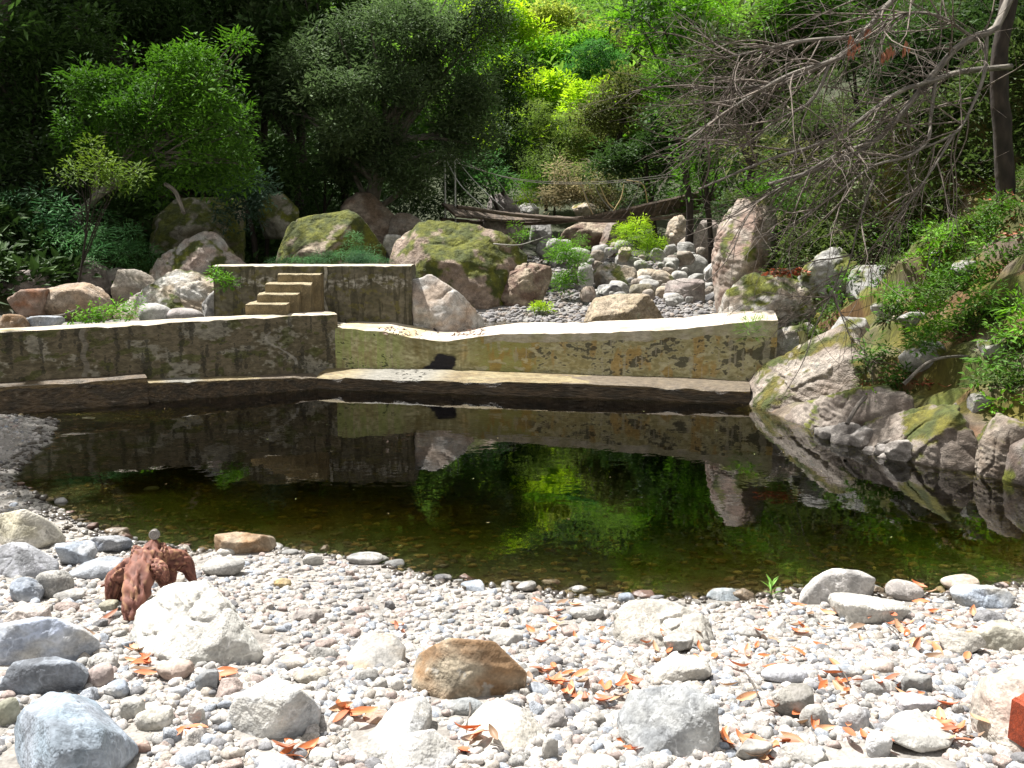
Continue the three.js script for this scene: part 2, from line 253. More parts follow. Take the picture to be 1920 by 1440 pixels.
cornered('boulder', [[414, 1372, 0], [438, 1300, 0.13], [510, 1262, 0.2], [562, 1290, 0.19], [614, 1350, 0.05], [560, 1380, 0.0], [480, 1392, 0]], 'smooth pale blue-white humped boulder among small cobbles', { col: [0.44, 0.46, 0.49], col2: C.white, p: 12 });
cornered('boulder', [[-60, 1250, 0], [-20, 1165, 0.15], [60, 1145, 0.2], [130, 1160, 0.17], [192, 1208, 0.03], [140, 1238, 0]], 'pitted pale blue boulder with speckled dimples', { col: [0.40, 0.45, 0.56], col2: [0.50, 0.50, 0.50], amp: 0.09, p: 14 });
cornered('boulder', [[-6, 1290, 0.03], [20, 1240, 0.11], [90, 1226, 0.15], [140, 1240, 0.13], [175, 1275, 0.03], [120, 1290, 0], [30, 1305, 0]], 'dark striped blue-grey stone wedged above the angular boulder', { col: [0.20, 0.22, 0.26], col2: C.blue, strata: 0.012 });
cornered('boulder', [[-40, 1000, 0], [0, 962, 0.2], [45, 953, 0.24], [85, 970, 0.18], [128, 1012, 0.02], [90, 1030, 0], [20, 1030, 0.03]], 'yellowish cream boulder at the water edge near the driftwood', { col: [0.46, 0.43, 0.33], col2: [0.52, 0.5, 0.46] });
cornered('boulder', [[-40, 1060, 0.05], [0, 1018, 0.17], [40, 1012, 0.17], [100, 1050, 0.05], [108, 1068, 0], [30, 1088, 0]], 'grey boulder with a smooth sloping face below the cream boulder', { col: [0.30, 0.31, 0.34], col2: [0.40, 0.41, 0.45] });
cornered('boulder', [[1840, 1300, 0.12], [1862, 1262, 0.2], [1925, 1238, 0.26], [1990, 1260, 0.24], [2000, 1410, 0], [1910, 1428, 0], [1868, 1400, 0.01], [1836, 1345, 0.05]], 'big cream boulder with the red block resting against it', { col: [0.46, 0.43, 0.39], col2: C.pink });
cornered('boulder', [[1150, 1150, 0.07], [1180, 1125, 0.12], [1250, 1118, 0.13], [1320, 1150, 0.1], [1350, 1185, 0.03], [1300, 1215, 0], [1180, 1218, 0], [1152, 1180, 0.02]], 'rugged cracked grey rock breaking through the gravel', { col: [0.33, 0.31, 0.28], col2: [0.44, 0.42, 0.39], amp: 0.2 });
cornered('boulder', [[1497, 1125, 0.03], [1515, 1085, 0.14], [1560, 1064, 0.18], [1630, 1066, 0.18], [1655, 1082, 0.13], [1640, 1112, 0.03], [1580, 1138, 0], [1505, 1138, 0]], 'rounded wrinkled grey boulder standing at the water edge', { col: [0.40, 0.39, 0.39], col2: [0.50, 0.48, 0.47], p: 12, strata: 0.012 });
cornered('boulder', [[850, 1375, 0.02], [905, 1320, 0.07], [935, 1308, 0.08], [985, 1330, 0.08], [1035, 1365, 0.03], [1000, 1415, 0], [900, 1425, 0]], 'flat white triangular slab lying between leaf piles', { col: C.white, col2: [0.5, 0.47, 0.42], sink: 0.03 });
cornered('boulder', [[680, 1440, 0], [690, 1380, 0.05], [740, 1310, 0.09], [800, 1302, 0.1], [808, 1330, 0.07], [760, 1400, 0.05], [715, 1455, 0]], 'long white slab tilted beside the rounded white rock', { col: C.white, col2: [0.44, 0.45, 0.47] });
cornered('boulder', [[718, 1420, 0.03], [760, 1375, 0.09], [810, 1366, 0.1], [858, 1405, 0.05], [850, 1430, 0.01], [810, 1460, 0], [725, 1465, 0]], 'rounded white rock with a grey underside at the foot of the slab', { col: C.white, col2: [0.42, 0.42, 0.44] });
cornered('boulder', [[1480, 1455, 0], [1560, 1432, 0.07], [1700, 1422, 0.1], [1780, 1430, 0.08], [1860, 1452, 0], [1700, 1500, 0.0]], 'broad white boulder with only its top showing above the gravel', { col: C.white, foot: [1650, 1438] });
cornered('boulder', [[640, 1230, 0.02], [680, 1185, 0.07], [735, 1188, 0.08], [758, 1215, 0.05], [745, 1255, 0], [665, 1262, 0]], 'flat speckled pale slab next to the brown boulder', { col: C.pale, col2: C.tan });
const bank = [
  [[150, 996, 246, 1038], 'dark blue-grey flat stone with a shadowed underside at the waterline', { col: C.bluedark, deep: 0.6 }],
  [[95, 1010, 170, 1062], 'blue-grey stone with a folded surface above the lumpy one', { col: C.blue }],
  [[118, 1040, 222, 1088], 'lumpy blue-grey stone beside the driftwood root', { col: [0.33, 0.36, 0.42] }],
  [[55, 1058, 130, 1125], 'rounded speckled white stone among blue-grey stones', { col: C.white, col2: C.mid, round: 1 }],
  [[84, 1098, 152, 1132], 'oval cream stone with a red leaf on its tip', { col: C.pale, round: 1 }],
  [[4, 1075, 70, 1130], 'blue mottled stone tucked behind the speckled white stone', { col: C.blue }],
  [[0, 1128, 80, 1180], 'pinkish white stone above the pitted blue boulder', { col: [0.5, 0.44, 0.42] }],
  [[178, 1120, 218, 1150], 'olive rounded cobble under the driftwood root', { col: [0.30, 0.28, 0.2], round: 1 }],
  [[385, 1004, 516, 1042], 'tan topped long stone at the waterline, darker at one end', { col: C.tan, col2: C.brown, deep: 0.5 }],
  [[362, 1036, 458, 1082], 'grey-banded cobble below the tan topped stone', { col: C.grey, round: 1 }],
  [[400, 1022, 440, 1045], 'small white cobble on the tan topped stone', { col: C.white, round: 1 }],
  [[522, 1028, 562, 1044], 'flat dark grey cobble on the waterline', { col: C.mid, round: 1 }],
  [[560, 1030, 605, 1062], 'round white cobble beside the flat dark one', { col: C.white, round: 1 }],
  [[508, 1080, 545, 1102], 'ochre stained cobble lying in fine gravel', { col: [0.45, 0.33, 0.15] }],
  [[545, 1135, 606, 1168], 'dark purplish angular stone in the fine gravel', { col: [0.19, 0.16, 0.16] }],
  [[280, 1226, 362, 1278], 'smooth brown-pink slab cobble below the white boulder', { col: [0.34, 0.25, 0.21], round: 1 }],
  [[355, 1248, 410, 1300], 'slate grey wedge stone standing on edge', { col: [0.27, 0.29, 0.32], deep: 0.5 }],
  [[150, 1215, 218, 1265], 'grey rounded stone above the pink-brown one', { col: C.grey, round: 1 }],
  [[150, 1238, 210, 1290], 'mauve brown rounded stone beside the striped one', { col: [0.30, 0.23, 0.22], round: 1 }],
  [[208, 1296, 268, 1355], 'egg shaped cream stone resting against the speckled oval', { col: C.white, round: 1 }],
  [[238, 1315, 322, 1375], 'speckled oval stone with a chipped dark hollow', { col: [0.42, 0.40, 0.35], col2: C.white, round: 1 }],
  [[188, 1270, 240, 1312], 'mottled blue-white pebble stone beside the egg shaped one', { col: C.blue, col2: C.white, round: 1 }],
  [[348, 1304, 382, 1365], 'upright white pebble between cobbles', { col: C.white, deep: 0.7 }],
  [[305, 1280, 352, 1316], 'pale blue-grey cobble behind the upright pebble', { col: [0.4, 0.42, 0.46], round: 1 }],
  [[442, 1378, 486, 1412], 'grey-pink cube shaped cobble below the humped boulder', { col: [0.4, 0.36, 0.35] }],
  [[240, 1380, 280, 1416], 'brick-red elongated cobble beside the oval stone', { col: [0.36, 0.22, 0.18], round: 1 }],
  [[-20, 1300, 30, 1370], 'olive-grey round stone beside the angular blue-grey boulder', { col: [0.32, 0.32, 0.25], round: 1 }],
  [[560, 1395, 625, 1440], 'white boulder with worn flat top near orange leaves', { col: C.white }],
  [[460, 1410, 560, 1460], 'blue-white mottled boulder top sticking out of the gravel', { col: [0.46, 0.48, 0.54] }],
  [[508, 1220, 582, 1258], 'dull brown-grey cobble behind the white boulder', { col: [0.3, 0.27, 0.24], round: 1 }],
  [[536, 1248, 618, 1286], 'olive brown long cobble above the humped boulder', { col: [0.36, 0.33, 0.28], round: 1 }],
  [[655, 1245, 712, 1284], 'grey slab shaped cobble below the speckled slab', { col: C.grey }],
  [[695, 1262, 730, 1296], 'blunt grey cobble by the brown boulder', { col: C.pale, round: 1 }],
  [[728, 1262, 760, 1296], 'pale upright cobble touching the brown boulder', { col: C.white, round: 1 }],
  [[670, 1330, 732, 1362], 'brown-edged grey stone with dark shadowed side', { col: C.pink, col2: C.brown }],
  [[825, 1298, 920, 1345], 'two-toned slate cobble under the brown boulder', { col: [0.24, 0.26, 0.28], deep: 0.5, round: 1 }],
  [[905, 1182, 985, 1212], 'pale wedge resting behind the brown boulder', { col: C.pale, deep: 0.6 }],
  [[985, 1130, 1036, 1156], 'reddish topped cobble on the gravel', { col: [0.42, 0.33, 0.28] }],
  [[1062, 1120, 1142, 1166], 'wide grey rounded cobble near the cracked rock', { col: C.grey, round: 1 }],
  [[1155, 1104, 1196, 1132], 'banded blue cobble at the waterline', { col: C.blue, col2: C.white, round: 1 }],
  [[1010, 1086, 1056, 1110], 'wet red-brown round stone at the water edge', { col: [0.16, 0.08, 0.06], round: 1 }],
  [[808, 1074, 852, 1092], 'wet dark stone half in the water', { col: C.dark, round: 1 }],
  [[860, 1090, 914, 1112], 'slanted blue-grey stone on the dark wet gravel', { col: C.blue }],
  [[640, 1040, 722, 1062], 'low dark-sided stone on the waterline with pale top', { col: C.mid, col2: C.pale, deep: 0.6, round: 1 }],
  [[1326, 1098, 1392, 1130], 'slate blue pointed rock at the water edge', { col: [0.22, 0.25, 0.28], cuts: 8 }],
  [[1664, 1080, 1748, 1130], 'round grey-pink boulder next to the wrinkled boulder', { col: [0.40, 0.37, 0.36], round: 1 }],
  [[1774, 1084, 1852, 1112], 'tan rounded stone at the water edge', { col: [0.40, 0.33, 0.27], round: 1 }],
  [[1800, 1100, 1920, 1142], 'white streaked slab stone with blue underside', { col: C.white, col2: C.blue, deep: 0.55 }],
  [[1570, 1124, 1720, 1172], 'broad sun-bleached white slab under orange leaves', { col: C.white, deep: 0.6 }],
  [[1770, 1172, 1850, 1232], 'crumbly grey boulder with split top beside the bleached one', { col: [0.38, 0.36, 0.33] }],
  [[1838, 1152, 1930, 1222], 'boxy cream boulder with a green tinge', { col: [0.46, 0.44, 0.37] }],
  [[1240, 1180, 1312, 1225], 'grey cobble with a white cap beside the cracked rock', { col: C.grey, col2: C.white }],
  [[1218, 1230, 1348, 1288], 'white dimpled boulder above the blocky grey one', { col: [0.5, 0.48, 0.45] }],
  [[1422, 1250, 1532, 1284], 'flat elongated blue-white stone above the dark block', { col: [0.42, 0.43, 0.48], deep: 0.5, round: 1 }],
  [[1552, 1246, 1630, 1276], 'flat white stone with violet edge', { col: C.white, col2: C.blue, deep: 0.6, round: 1 }],
  [[1448, 1270, 1528, 1346], 'rough dark grey block with a squared top', { col: [0.21, 0.20, 0.185], cuts: 7, p: 20 }],
  [[1503, 1304, 1562, 1368], 'grey pear shaped cobble leaning on the squared block', { col: C.grey, round: 1 }],
  [[1572, 1304, 1642, 1378], 'upright egg shaped grey-blue cobble', { col: [0.38, 0.38, 0.41], round: 1 }],
  [[1610, 1266, 1698, 1306], 'long oval grey pebble behind the egg shaped cobble', { col: C.grey, round: 1, deep: 0.5 }],
  [[1700, 1256, 1760, 1306], 'dark triangular stone among leaves', { col: C.mid, cuts: 7 }],
  [[1690, 1305, 1762, 1336], 'lilac grey brick shaped cobble near leaves', { col: [0.40, 0.38, 0.42], cuts: 6 }],
  [[1668, 1350, 1818, 1416], 'wide white boulder with grey undercut side', { col: C.white, col2: C.grey }],
  [[1622, 1354, 1682, 1428], 'smooth white-blue cobble leaning on the wide white boulder', { col: [0.5, 0.51, 0.55], round: 1 }],
  [[1772, 1255, 1828, 1298], 'tilted pale oval pebble near orange leaves', { col: C.pale, round: 1 }],
  [[1380, 1376, 1456, 1436], 'dark grey flat-sided stone among orange leaves', { col: [0.23, 0.225, 0.22] }],
  [[1470, 1388, 1570, 1445], 'grainy grey boulder at the foot of the egg shaped cobble', { col: [0.33, 0.32, 0.31] }],
  [[1100, 1330, 1142, 1366], 'grey-brown rounded cobble near leaves', { col: [0.32, 0.30, 0.28], round: 1 }],
  [[1008, 1318, 1066, 1366], 'grey triangular cobble beside the white slab', { col: [0.36, 0.34, 0.34], cuts: 8 }],
  [[1070, 1336, 1106, 1364], 'bright white cobble near the triangular one', { col: C.white, round: 1 }],
  [[1012, 1370, 1050, 1432], 'narrow pale wedge stone beside the white slab', { col: C.pale, deep: 0.7 }],
  [[1050, 1405, 1092, 1440], 'white oval cobble with warm tint', { col: [0.54, 0.5, 0.46], round: 1 }],
  [[1072, 1408, 1178, 1460], 'domed white boulder beside the blocky grey one', { col: C.white, round: 1 }],
  [[1375, 1175, 1440, 1200], 'pale stone behind scattered leaves', { col: C.pale, round: 1 }],
  [[1280, 1220, 1340, 1252], 'grey mottled cobble above the dimpled boulder', { col: C.grey, round: 1 }],
  [[1625, 1230, 1690, 1266], 'pink-cream oval cobble by a brown leaf', { col: C.pink, col2: C.white, round: 1 }],
];
for (const [b, l, o] of bank) stone('bank_stone', b, l, o);

// --- left cove and pool stones
stone('bank_stone', [264, 932, 300, 950], 'grey stone standing out of the shallow water', { col: C.grey, round: 1 });
stone('bank_stone', [148, 784, 176, 798], 'small white stone standing alone in the dark water', { col: C.white, round: 1, D: 9.9 });
stone('bank_stone', [96, 930, 124, 950], 'dark stone on the cove edge', { col: C.mid, round: 1 });

// --- boulders upstream and behind the walls
const up = [
  ['boulder', [930, 490, 1042, 560], 'brown pitted rock wedged at the foot of the huge mossy boulder', { D: 16.9, col: C.redbrown, col2: C.tan, amp: 0.2 }],
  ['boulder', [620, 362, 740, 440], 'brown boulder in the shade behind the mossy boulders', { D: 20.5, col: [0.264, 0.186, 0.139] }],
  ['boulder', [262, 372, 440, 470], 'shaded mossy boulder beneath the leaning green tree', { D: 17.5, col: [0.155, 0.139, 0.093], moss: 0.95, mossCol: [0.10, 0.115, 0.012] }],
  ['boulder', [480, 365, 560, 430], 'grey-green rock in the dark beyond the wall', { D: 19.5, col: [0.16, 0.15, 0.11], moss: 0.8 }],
  ['boulder', [370, 520, 470, 600], 'white and black marbled rock beside the stairs', { D: 12.9, col: C.pale, col2: C.dark, amp: 0.14 }],
  ['boulder', [200, 505, 300, 590], 'sloping grey slab between the peaked outcrop and tan boulder', { D: 14.0, col: [0.26, 0.22, 0.18] }],
  ['boulder', [100, 482, 204, 556], 'dark oval boulder perched above the tan boulder', { D: 15.2, col: [0.22, 0.18, 0.17], round: 1 }],
  ['boulder', [74, 532, 194, 600], 'flat-topped tan boulder on the wall terrace', { D: 13.2, col: [0.36, 0.26, 0.18], cuts: 8 }],
  ['boulder', [-40, 502, 98, 580], 'brown-grey boulder in the terrace corner', { D: 14.2, col: [0.264, 0.217, 0.202] }],
  ['boulder', [196, 498, 246, 548], 'small dark round boulder beside the oval one', { D: 15.4, col: [0.202, 0.171, 0.171], round: 1 }],
  ['boulder', [16, 545, 76, 596], 'small rusty brown rock among terrace rubble', { D: 13.0, col: C.rust }],
  ['boulder', [40, 592, 112, 618], 'blue-grey flat stone behind the wall edge', { D: 11.6, col: C.blue, deep: 0.6 }],
  ['boulder', [-10, 590, 46, 622], 'brown cobble behind the wall edge', { D: 11.5, col: C.brown }],
  ['boulder', [245, 566, 320, 606], 'grey cobble on the terrace by dry grass', { D: 12.5, col: C.grey, round: 1 }],
  ['boulder', [300, 574, 380, 606], 'mauve low stone by the marbled rock', { D: 12.5, col: [0.25, 0.22, 0.23], round: 1 }],
  ['boulder', [-30, 430, 40, 520], 'dark boulder at the edge of the fern bank', { D: 16, col: [0.186, 0.155, 0.139] }],
  ['boulder', [1080, 546, 1262, 612], 'long tan boulder lying in the stream behind the weir', { D: 14.2, col: [0.36, 0.29, 0.2], col2: C.tan, spots: 0.2, seed: 31, deep: 0.6 }],
  ['boulder', [1112, 488, 1206, 542], 'rounded white-topped boulder above the long tan one', { D: 19.0, col: C.tan, col2: C.pale, moss: 0.05 }],
  ['boulder', [1190, 498, 1270, 544], 'olive stained pale boulder beside the white-topped one', { D: 19.2, col: C.tan, moss: 0.15 }],
  ['boulder', [1252, 520, 1322, 572], 'pyramid shaped mauve boulder by the stream', { D: 17.4, col: [0.27, 0.22, 0.21], cuts: 7 }],
  ['boulder', [1270, 474, 1336, 512], 'white oval boulder among the stream rocks', { D: 21.0, col: C.pale, round: 1 }],
  ['boulder', [1322, 488, 1368, 522], 'grey boulder beside the red cliff rock', { D: 20.0, col: C.grey }],
  ['boulder', [1225, 532, 1268, 566], 'tan cobble behind the pyramid boulder', { D: 18.0, col: C.tan, round: 1 }],
  ['boulder', [1178, 530, 1234, 556], 'olive brown flat rock in the stream', { D: 17.8, col: [0.22, 0.19, 0.12] }],
  ['boulder', [1086, 532, 1122, 560], 'small brown boulder under the dark green bush', { D: 17.0, col: [0.26, 0.2, 0.16], round: 1 }],
  ['boulder', [1120, 530, 1172, 552], 'striped white and black stone near the stream', { D: 17.6, col: C.pale, col2: C.dark }],
  ['boulder', [1080, 486, 1116, 534], 'smooth pale upright stone beside the dark green bush', { D: 18.6, col: C.pale, round: 1 }],
  ['boulder', [1050, 406, 1160, 462], 'red-brown boulder lying under the footbridge', { D: 24.5, col: C.redbrown, col2: C.tan }],
  ['boulder', [1125, 415, 1180, 475], 'dark brown rock below the middle of the footbridge', { D: 23.8, col: C.redbrown }],
  ['boulder', [1000, 442, 1060, 480], 'grey spotted boulder in the rapids', { D: 22.5, col: C.grey, round: 1 }],
  ['boulder', [990, 408, 1036, 448], 'grey angular rock below the bridge cascade', { D: 24.5, col: C.grey, cuts: 8 }],
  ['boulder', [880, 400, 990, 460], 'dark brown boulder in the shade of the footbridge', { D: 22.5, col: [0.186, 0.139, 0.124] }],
  ['boulder', [912, 360, 975, 402], 'mauve boulder seen above the footbridge deck', { D: 27, col: [0.24, 0.2, 0.2] }],
  ['boulder', [970, 378, 1012, 408], 'pale blocky rock behind the footbridge', { D: 27.5, col: C.pale }],
  ['boulder', [1070, 380, 1120, 402], 'mossy yellow-orange rock behind the footbridge', { D: 27, col: C.tan, moss: 0.5, mossCol: [0.24, 0.17, 0.02] }],
  ['boulder', [1248, 402, 1306, 458], 'cracked tan boulder below the far bridge end', { D: 23, col: C.tan, amp: 0.2 }],
  ['boulder', [1300, 410, 1356, 474], 'mauve rock between the cracked boulder and the cliff rock', { D: 22, col: [0.3, 0.24, 0.22] }],
  ['boulder', [1150, 468, 1190, 500], 'small grey rock under the bright green bush', { D: 21, col: C.grey }],
  ['boulder', [1060, 460, 1110, 490], 'pale stone above the dark green bush', { D: 21.5, col: C.pale, round: 1 }],
  ['boulder', [1106, 456, 1148, 484], 'flat grey stone in the rapids', { D: 22, col: C.grey, round: 1 }],
  ['boulder', [1160, 462, 1186, 486], 'small tan block beside the bright green bush', { D: 20.6, col: C.tan }],
  ['boulder', [1236, 478, 1280, 508], 'brown angular rock behind the white oval boulder', { D: 21.6, col: [0.22, 0.18, 0.15] }],
  ['boulder', [1318, 545, 1362, 572], 'black wet rock by the cliff foot', { D: 17.6, col: C.dark }],
  ['boulder', [722, 398, 800, 452], 'dark rock filling the gap behind the huge mossy boulder', { D: 20.4, col: [0.232, 0.186, 0.155] }],
  ['boulder', [716, 440, 762, 480], 'grey wedge rock between the two mossy boulders', { D: 18.6, col: C.grey }],
  // right bank
  ['cliff_rock', [1440, 392, 1560, 530], 'mossy grey cliff rock behind the pinkish one', { D: 13.9, col: [0.24, 0.20, 0.17], col2: [0.34, 0.30, 0.26], moss: 0.45, amp: 0.2 }],
  ['cliff_rock', [1500, 462, 1622, 560], 'grey lichened rock jutting from the slope under the bare branches', { D: 12.2, col: C.grey, col2: C.pale, moss: 0.55, spots: 0.2, amp: 0.22, cuts: 22, p: 10 }],
  ['cliff_rock', [1600, 500, 1720, 590], 'dark grey overhanging rock on the slope', { D: 11.4, col: [0.2, 0.2, 0.19], col2: C.grey, moss: 0.15 }],
  ['cliff_rock', [1410, 590, 1560, 700], 'pitted pale rock where the weir meets the bank', { D: 11.3, col: [0.38, 0.33, 0.28], col2: C.pale, moss: 0.16, amp: 0.2, seed: 64 }],
];
for (const [n, b, l, o] of up) stone(n, b, l, o);
// the large boulders, corner by corner: [px, py, metres nearer than D]
const deepRock = (name, D, gy, pts, label, o) => cornered(name, pts, label, { D, gy, sink: 0.4, detail: 34, p: 30, ...o, amp: 0.09 });
deepRock('boulder', 13.2, 0.5, [[768, 500, 0.1], [800, 503, 0.15], [850, 545, 0.3], [890, 570, 0.25], [908, 590, 0.1], [900, 608, 0.2], [770, 608, 0.3], [775, 560, 0.4], [830, 606, 0.5]], 'pale boulder leaning against the end of the upper concrete wall', { col: [0.40, 0.32, 0.26], col2: C.pale, seed: 903, amp: 0.18 });
deepRock('boulder', 17.8, 0.6, [[726, 480, 0], [734, 425, 0.1], [790, 408, 0.2], [860, 400, 0.3], [912, 414, 0.3], [960, 442, 0.2], [990, 478, 0.1], [1018, 525, 0], [1000, 556, 0.2], [860, 552, 0.8], [760, 530, 0.8], [830, 470, 1.2], [900, 500, 1.3]], 'huge rounded boulder half covered with yellow-green moss', { col: [0.27, 0.20, 0.15], col2: [0.38, 0.30, 0.25], moss: 0.75, seed: 41 });
deepRock('boulder', 18.4, 0.8, [[496, 492, 0], [528, 432, 0.2], [575, 392, 0.4], [640, 384, 0.4], [700, 396, 0.2], [726, 432, 0], [720, 490, 0.1], [610, 440, 1.1], [540, 490, 0.9]], 'mossy boulder behind the upper concrete wall with bright moss top', { col: [0.22, 0.18, 0.14], col2: C.tan, moss: 0.95, seed: 77 });
deepRock('boulder', 15.2, 0.8, [[240, 570, 0], [296, 482, 0.1], [340, 442, 0.1], [385, 426, 0.1], [416, 440, 0.1], [444, 474, 0], [474, 496, 0], [470, 560, 0.2], [370, 478, 0.6], [300, 545, 0.6]], 'tall peaked outcrop rock with pink-white face and moss streaks', { col: [0.42, 0.33, 0.29], col2: C.pale, moss: 0.24, seed: 12, amp: 0.16, strata: 0.03 });
deepRock('boulder', 13.7, 0.75, [[196, 596, 0.1], [232, 556, 0.1], [292, 508, 0], [400, 500, 0], [452, 540, 0.1], [472, 590, 0.3], [300, 610, 0.6], [350, 555, 0.45]], 'pale banded rock sloping down to the wall top', { col: C.tan, col2: C.white, moss: 0.12, strata: 0.04, seed: 15, amp: 0.18 });
deepRock('cliff_rock', 13.8, 1.1, [[1344, 500, 0], [1350, 420, 0.1], [1362, 366, 0], [1400, 348, 0], [1456, 360, 0], [1474, 450, 0], [1450, 525, 0.3], [1390, 545, 0.4], [1358, 528, 0.2], [1400, 450, 0.5]], 'tall pinkish-red cliff rock rising above the stream', { col: [0.30, 0.21, 0.17], col2: [0.38, 0.33, 0.29], amp: 0.2, seed: 61, strata: 0.03, moss: 0.12 });
deepRock('cliff_rock', 12.5, 0.5, [[1350, 606, 0.1], [1360, 535, 0.1], [1400, 506, 0], [1500, 500, 0], [1562, 520, 0], [1580, 600, 0.2], [1420, 650, 0.5], [1440, 560, 0.45]], 'lichen speckled rock block capped with orange leaf litter', { col: [0.38, 0.31, 0.25], col2: C.pale, spots: 0.4, spotCol: C.white, moss: 0.2, amp: 0.2, seed: 62 });
// hand-laid ledges of the right bank
cornered('rock_ledge', [[1400, 752, 0.02], [1408, 700, 0.3], [1460, 660, 0.55], [1560, 605, 0.95], [1640, 610, 0.95], [1640, 660, 0.75], [1580, 700, 0.5], [1500, 745, 0.2], [1440, 775, 0]], 'long pale slab of rock sloping from the bank into the pool', { gy: 0, sink: 0.3, col: [0.24, 0.195, 0.165], col2: [0.38, 0.335, 0.295], moss: 0.32, mossCol: [0.13, 0.11, 0.014], amp: 0.12, strata: 0.035, detail: 36, p: 40, foot: [1440, 775], seed: 71 });
cornered('rock_ledge', [[1470, 785, 0.0], [1490, 745, 0.22], [1560, 725, 0.42], [1680, 720, 0.5], [1720, 745, 0.45], [1700, 790, 0.2], [1590, 815, 0.02], [1530, 810, 0]], 'layered grey rock ledge under a drift of orange leaves', { gy: 0, sink: 0.3, col: [0.21, 0.17, 0.145], col2: [0.33, 0.285, 0.25], moss: 0.2, strata: 0.045, amp: 0.13, p: 40, detail: 34, foot: [1530, 808], seed: 72 });
cornered('rock_ledge', [[1590, 830, 0], [1620, 790, 0.18], [1700, 770, 0.36], [1780, 745, 0.55], [1840, 760, 0.55], [1862, 810, 0.35], [1850, 870, 0.05], [1780, 880, 0], [1690, 866, 0]], 'bulging grey rock end with moss on top hanging over dark water', { gy: 0, sink: 0.3, col: [0.18, 0.145, 0.12], col2: [0.28, 0.24, 0.21], moss: 0.36, mossCol: [0.13, 0.12, 0.012], amp: 0.15, strata: 0.02, detail: 36, foot: [1780, 878], seed: 73 });
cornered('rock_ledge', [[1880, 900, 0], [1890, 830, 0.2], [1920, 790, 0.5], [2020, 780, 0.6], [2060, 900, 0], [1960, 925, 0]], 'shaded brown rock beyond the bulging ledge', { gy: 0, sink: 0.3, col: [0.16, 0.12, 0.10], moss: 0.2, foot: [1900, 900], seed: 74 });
cornered('rock_ledge', [[1838, 892, 0], [1846, 820, 0.3], [1872, 770, 0.5], [1925, 762, 0.6], [1945, 830, 0.3], [1930, 900, 0]], 'warm brown broken rock filling the gap after the bulging ledge', { gy: 0, sink: 0.3, col: [0.17, 0.13, 0.10], col2: [0.27, 0.23, 0.195], moss: 0.3, mossCol: [0.11, 0.10, 0.012], strata: 0.03, amp: 0.16, detail: 28, foot: [1890, 895], seed: 75 });
{ // cobbly rocks in the joint of the ledge
  const r = rng(5);
  for (let i = 0; i < 9; i++) { const px = 1550 + i * 18 + r() * 10, py = 806 + i * 5 + r() * 20 + (i % 2) * 8, s = 20 + r() * 24; stone('bank_stone', [px - s, py - s * 0.9, px + s, py + s * 0.4], 'blunt grey stone packed in the joint of the rock ledges above the water', { col: [0.25, 0.225, 0.21], col2: [0.4, 0.37, 0.35], cuts: 16, p: 12, amp: 0.16, D: 8.95 - i * 0.13, group: 'stones packed between the rock ledges' }); }
}
// slope rocks peeping through the plants
{
  const pk = [[1530, 668, 1600, 700], [1700, 640, 1790, 690], [1740, 468, 1800, 500], [1790, 490, 1850, 520], [1560, 585, 1650, 640], [1850, 640, 1910, 670], [1690, 585, 1740, 610], [1830, 735, 1880, 770], [1640, 560, 1700, 590], [1455, 565, 1520, 610]];
  for (const b of pk) stone('slope_rock', b, 'grey lichened rock peeping out of moss on the planted slope', { col: [0.30, 0.29, 0.27], col2: C.pale, moss: 0.2, spots: 0.2, group: 'rocks in the mossy slope' });
}
// medium stones of the rapids
{
  const r = rng(99);
  for (let i = 0; i < 90; i++) {
    const px = 1035 + r() * 325, py = 455 + r() * 115, D = lerp(22.5, 16.6, (py - 455) / 115) + r() * 0.4, s = 7 + r() * r() * 20;
    if (py > 535 && px < 1090) continue;
    stone('stream_stone', [px - s, py - s, px + s, py + s * 0.3], ['pale rounded stone in the rocky stream bed', 'grey rounded stone in the rocky stream bed', 'brown rounded stone in the rocky stream bed'][i % 3], { D, col: [C.pale, C.grey, [0.27, 0.22, 0.18]][i % 3], round: i % 2, group: ['pale stones of the rapids', 'grey stones of the rapids', 'brown stones of the rapids'][i % 3], detail: 6, category: 'stone' });
  }
}
// ---------------------------------------------------------------- concrete
const onV = (px, py, p0, n) => { const d = dir(px, py), o = V(0, EYE, 0), t = (n.dot(p0) - n.dot(o)) / n.dot(d); return d.multiplyScalar(t).add(o); };
function wallTex(w, h, fn) {
  const d = new Uint8Array(w * h * 4);
  for (let j = 0; j < h; j++) for (let i = 0; i < w; i++) { const c = fn((i + 0.5) / w, (j + 0.5) / h), k = (j * w + i) * 4; for (let q = 0; q < 3; q++) { const l = clamp(c[q]); d[k + q] = 255 * (l < 0.0031308 ? l * 12.92 : 1.055 * Math.pow(l, 1 / 2.4) - 0.055); } d[k + 3] = 255; }
  const t = new THREE.DataTexture(d, w, h); t.magFilter = THREE.LinearFilter; t.wrapS = t.wrapT = THREE.ClampToEdgeWrapping; t.colorSpace = THREE.SRGBColorSpace; t.needsUpdate = true; return t;
}
const concBump = stoneBump.clone(); concBump.repeat.set(5, 1.2); concBump.needsUpdate = true;
const concreteMat = (map, rough = 0.9) => S({ map, bumpMap: concBump, bumpScale: 0.03, roughness: rough });
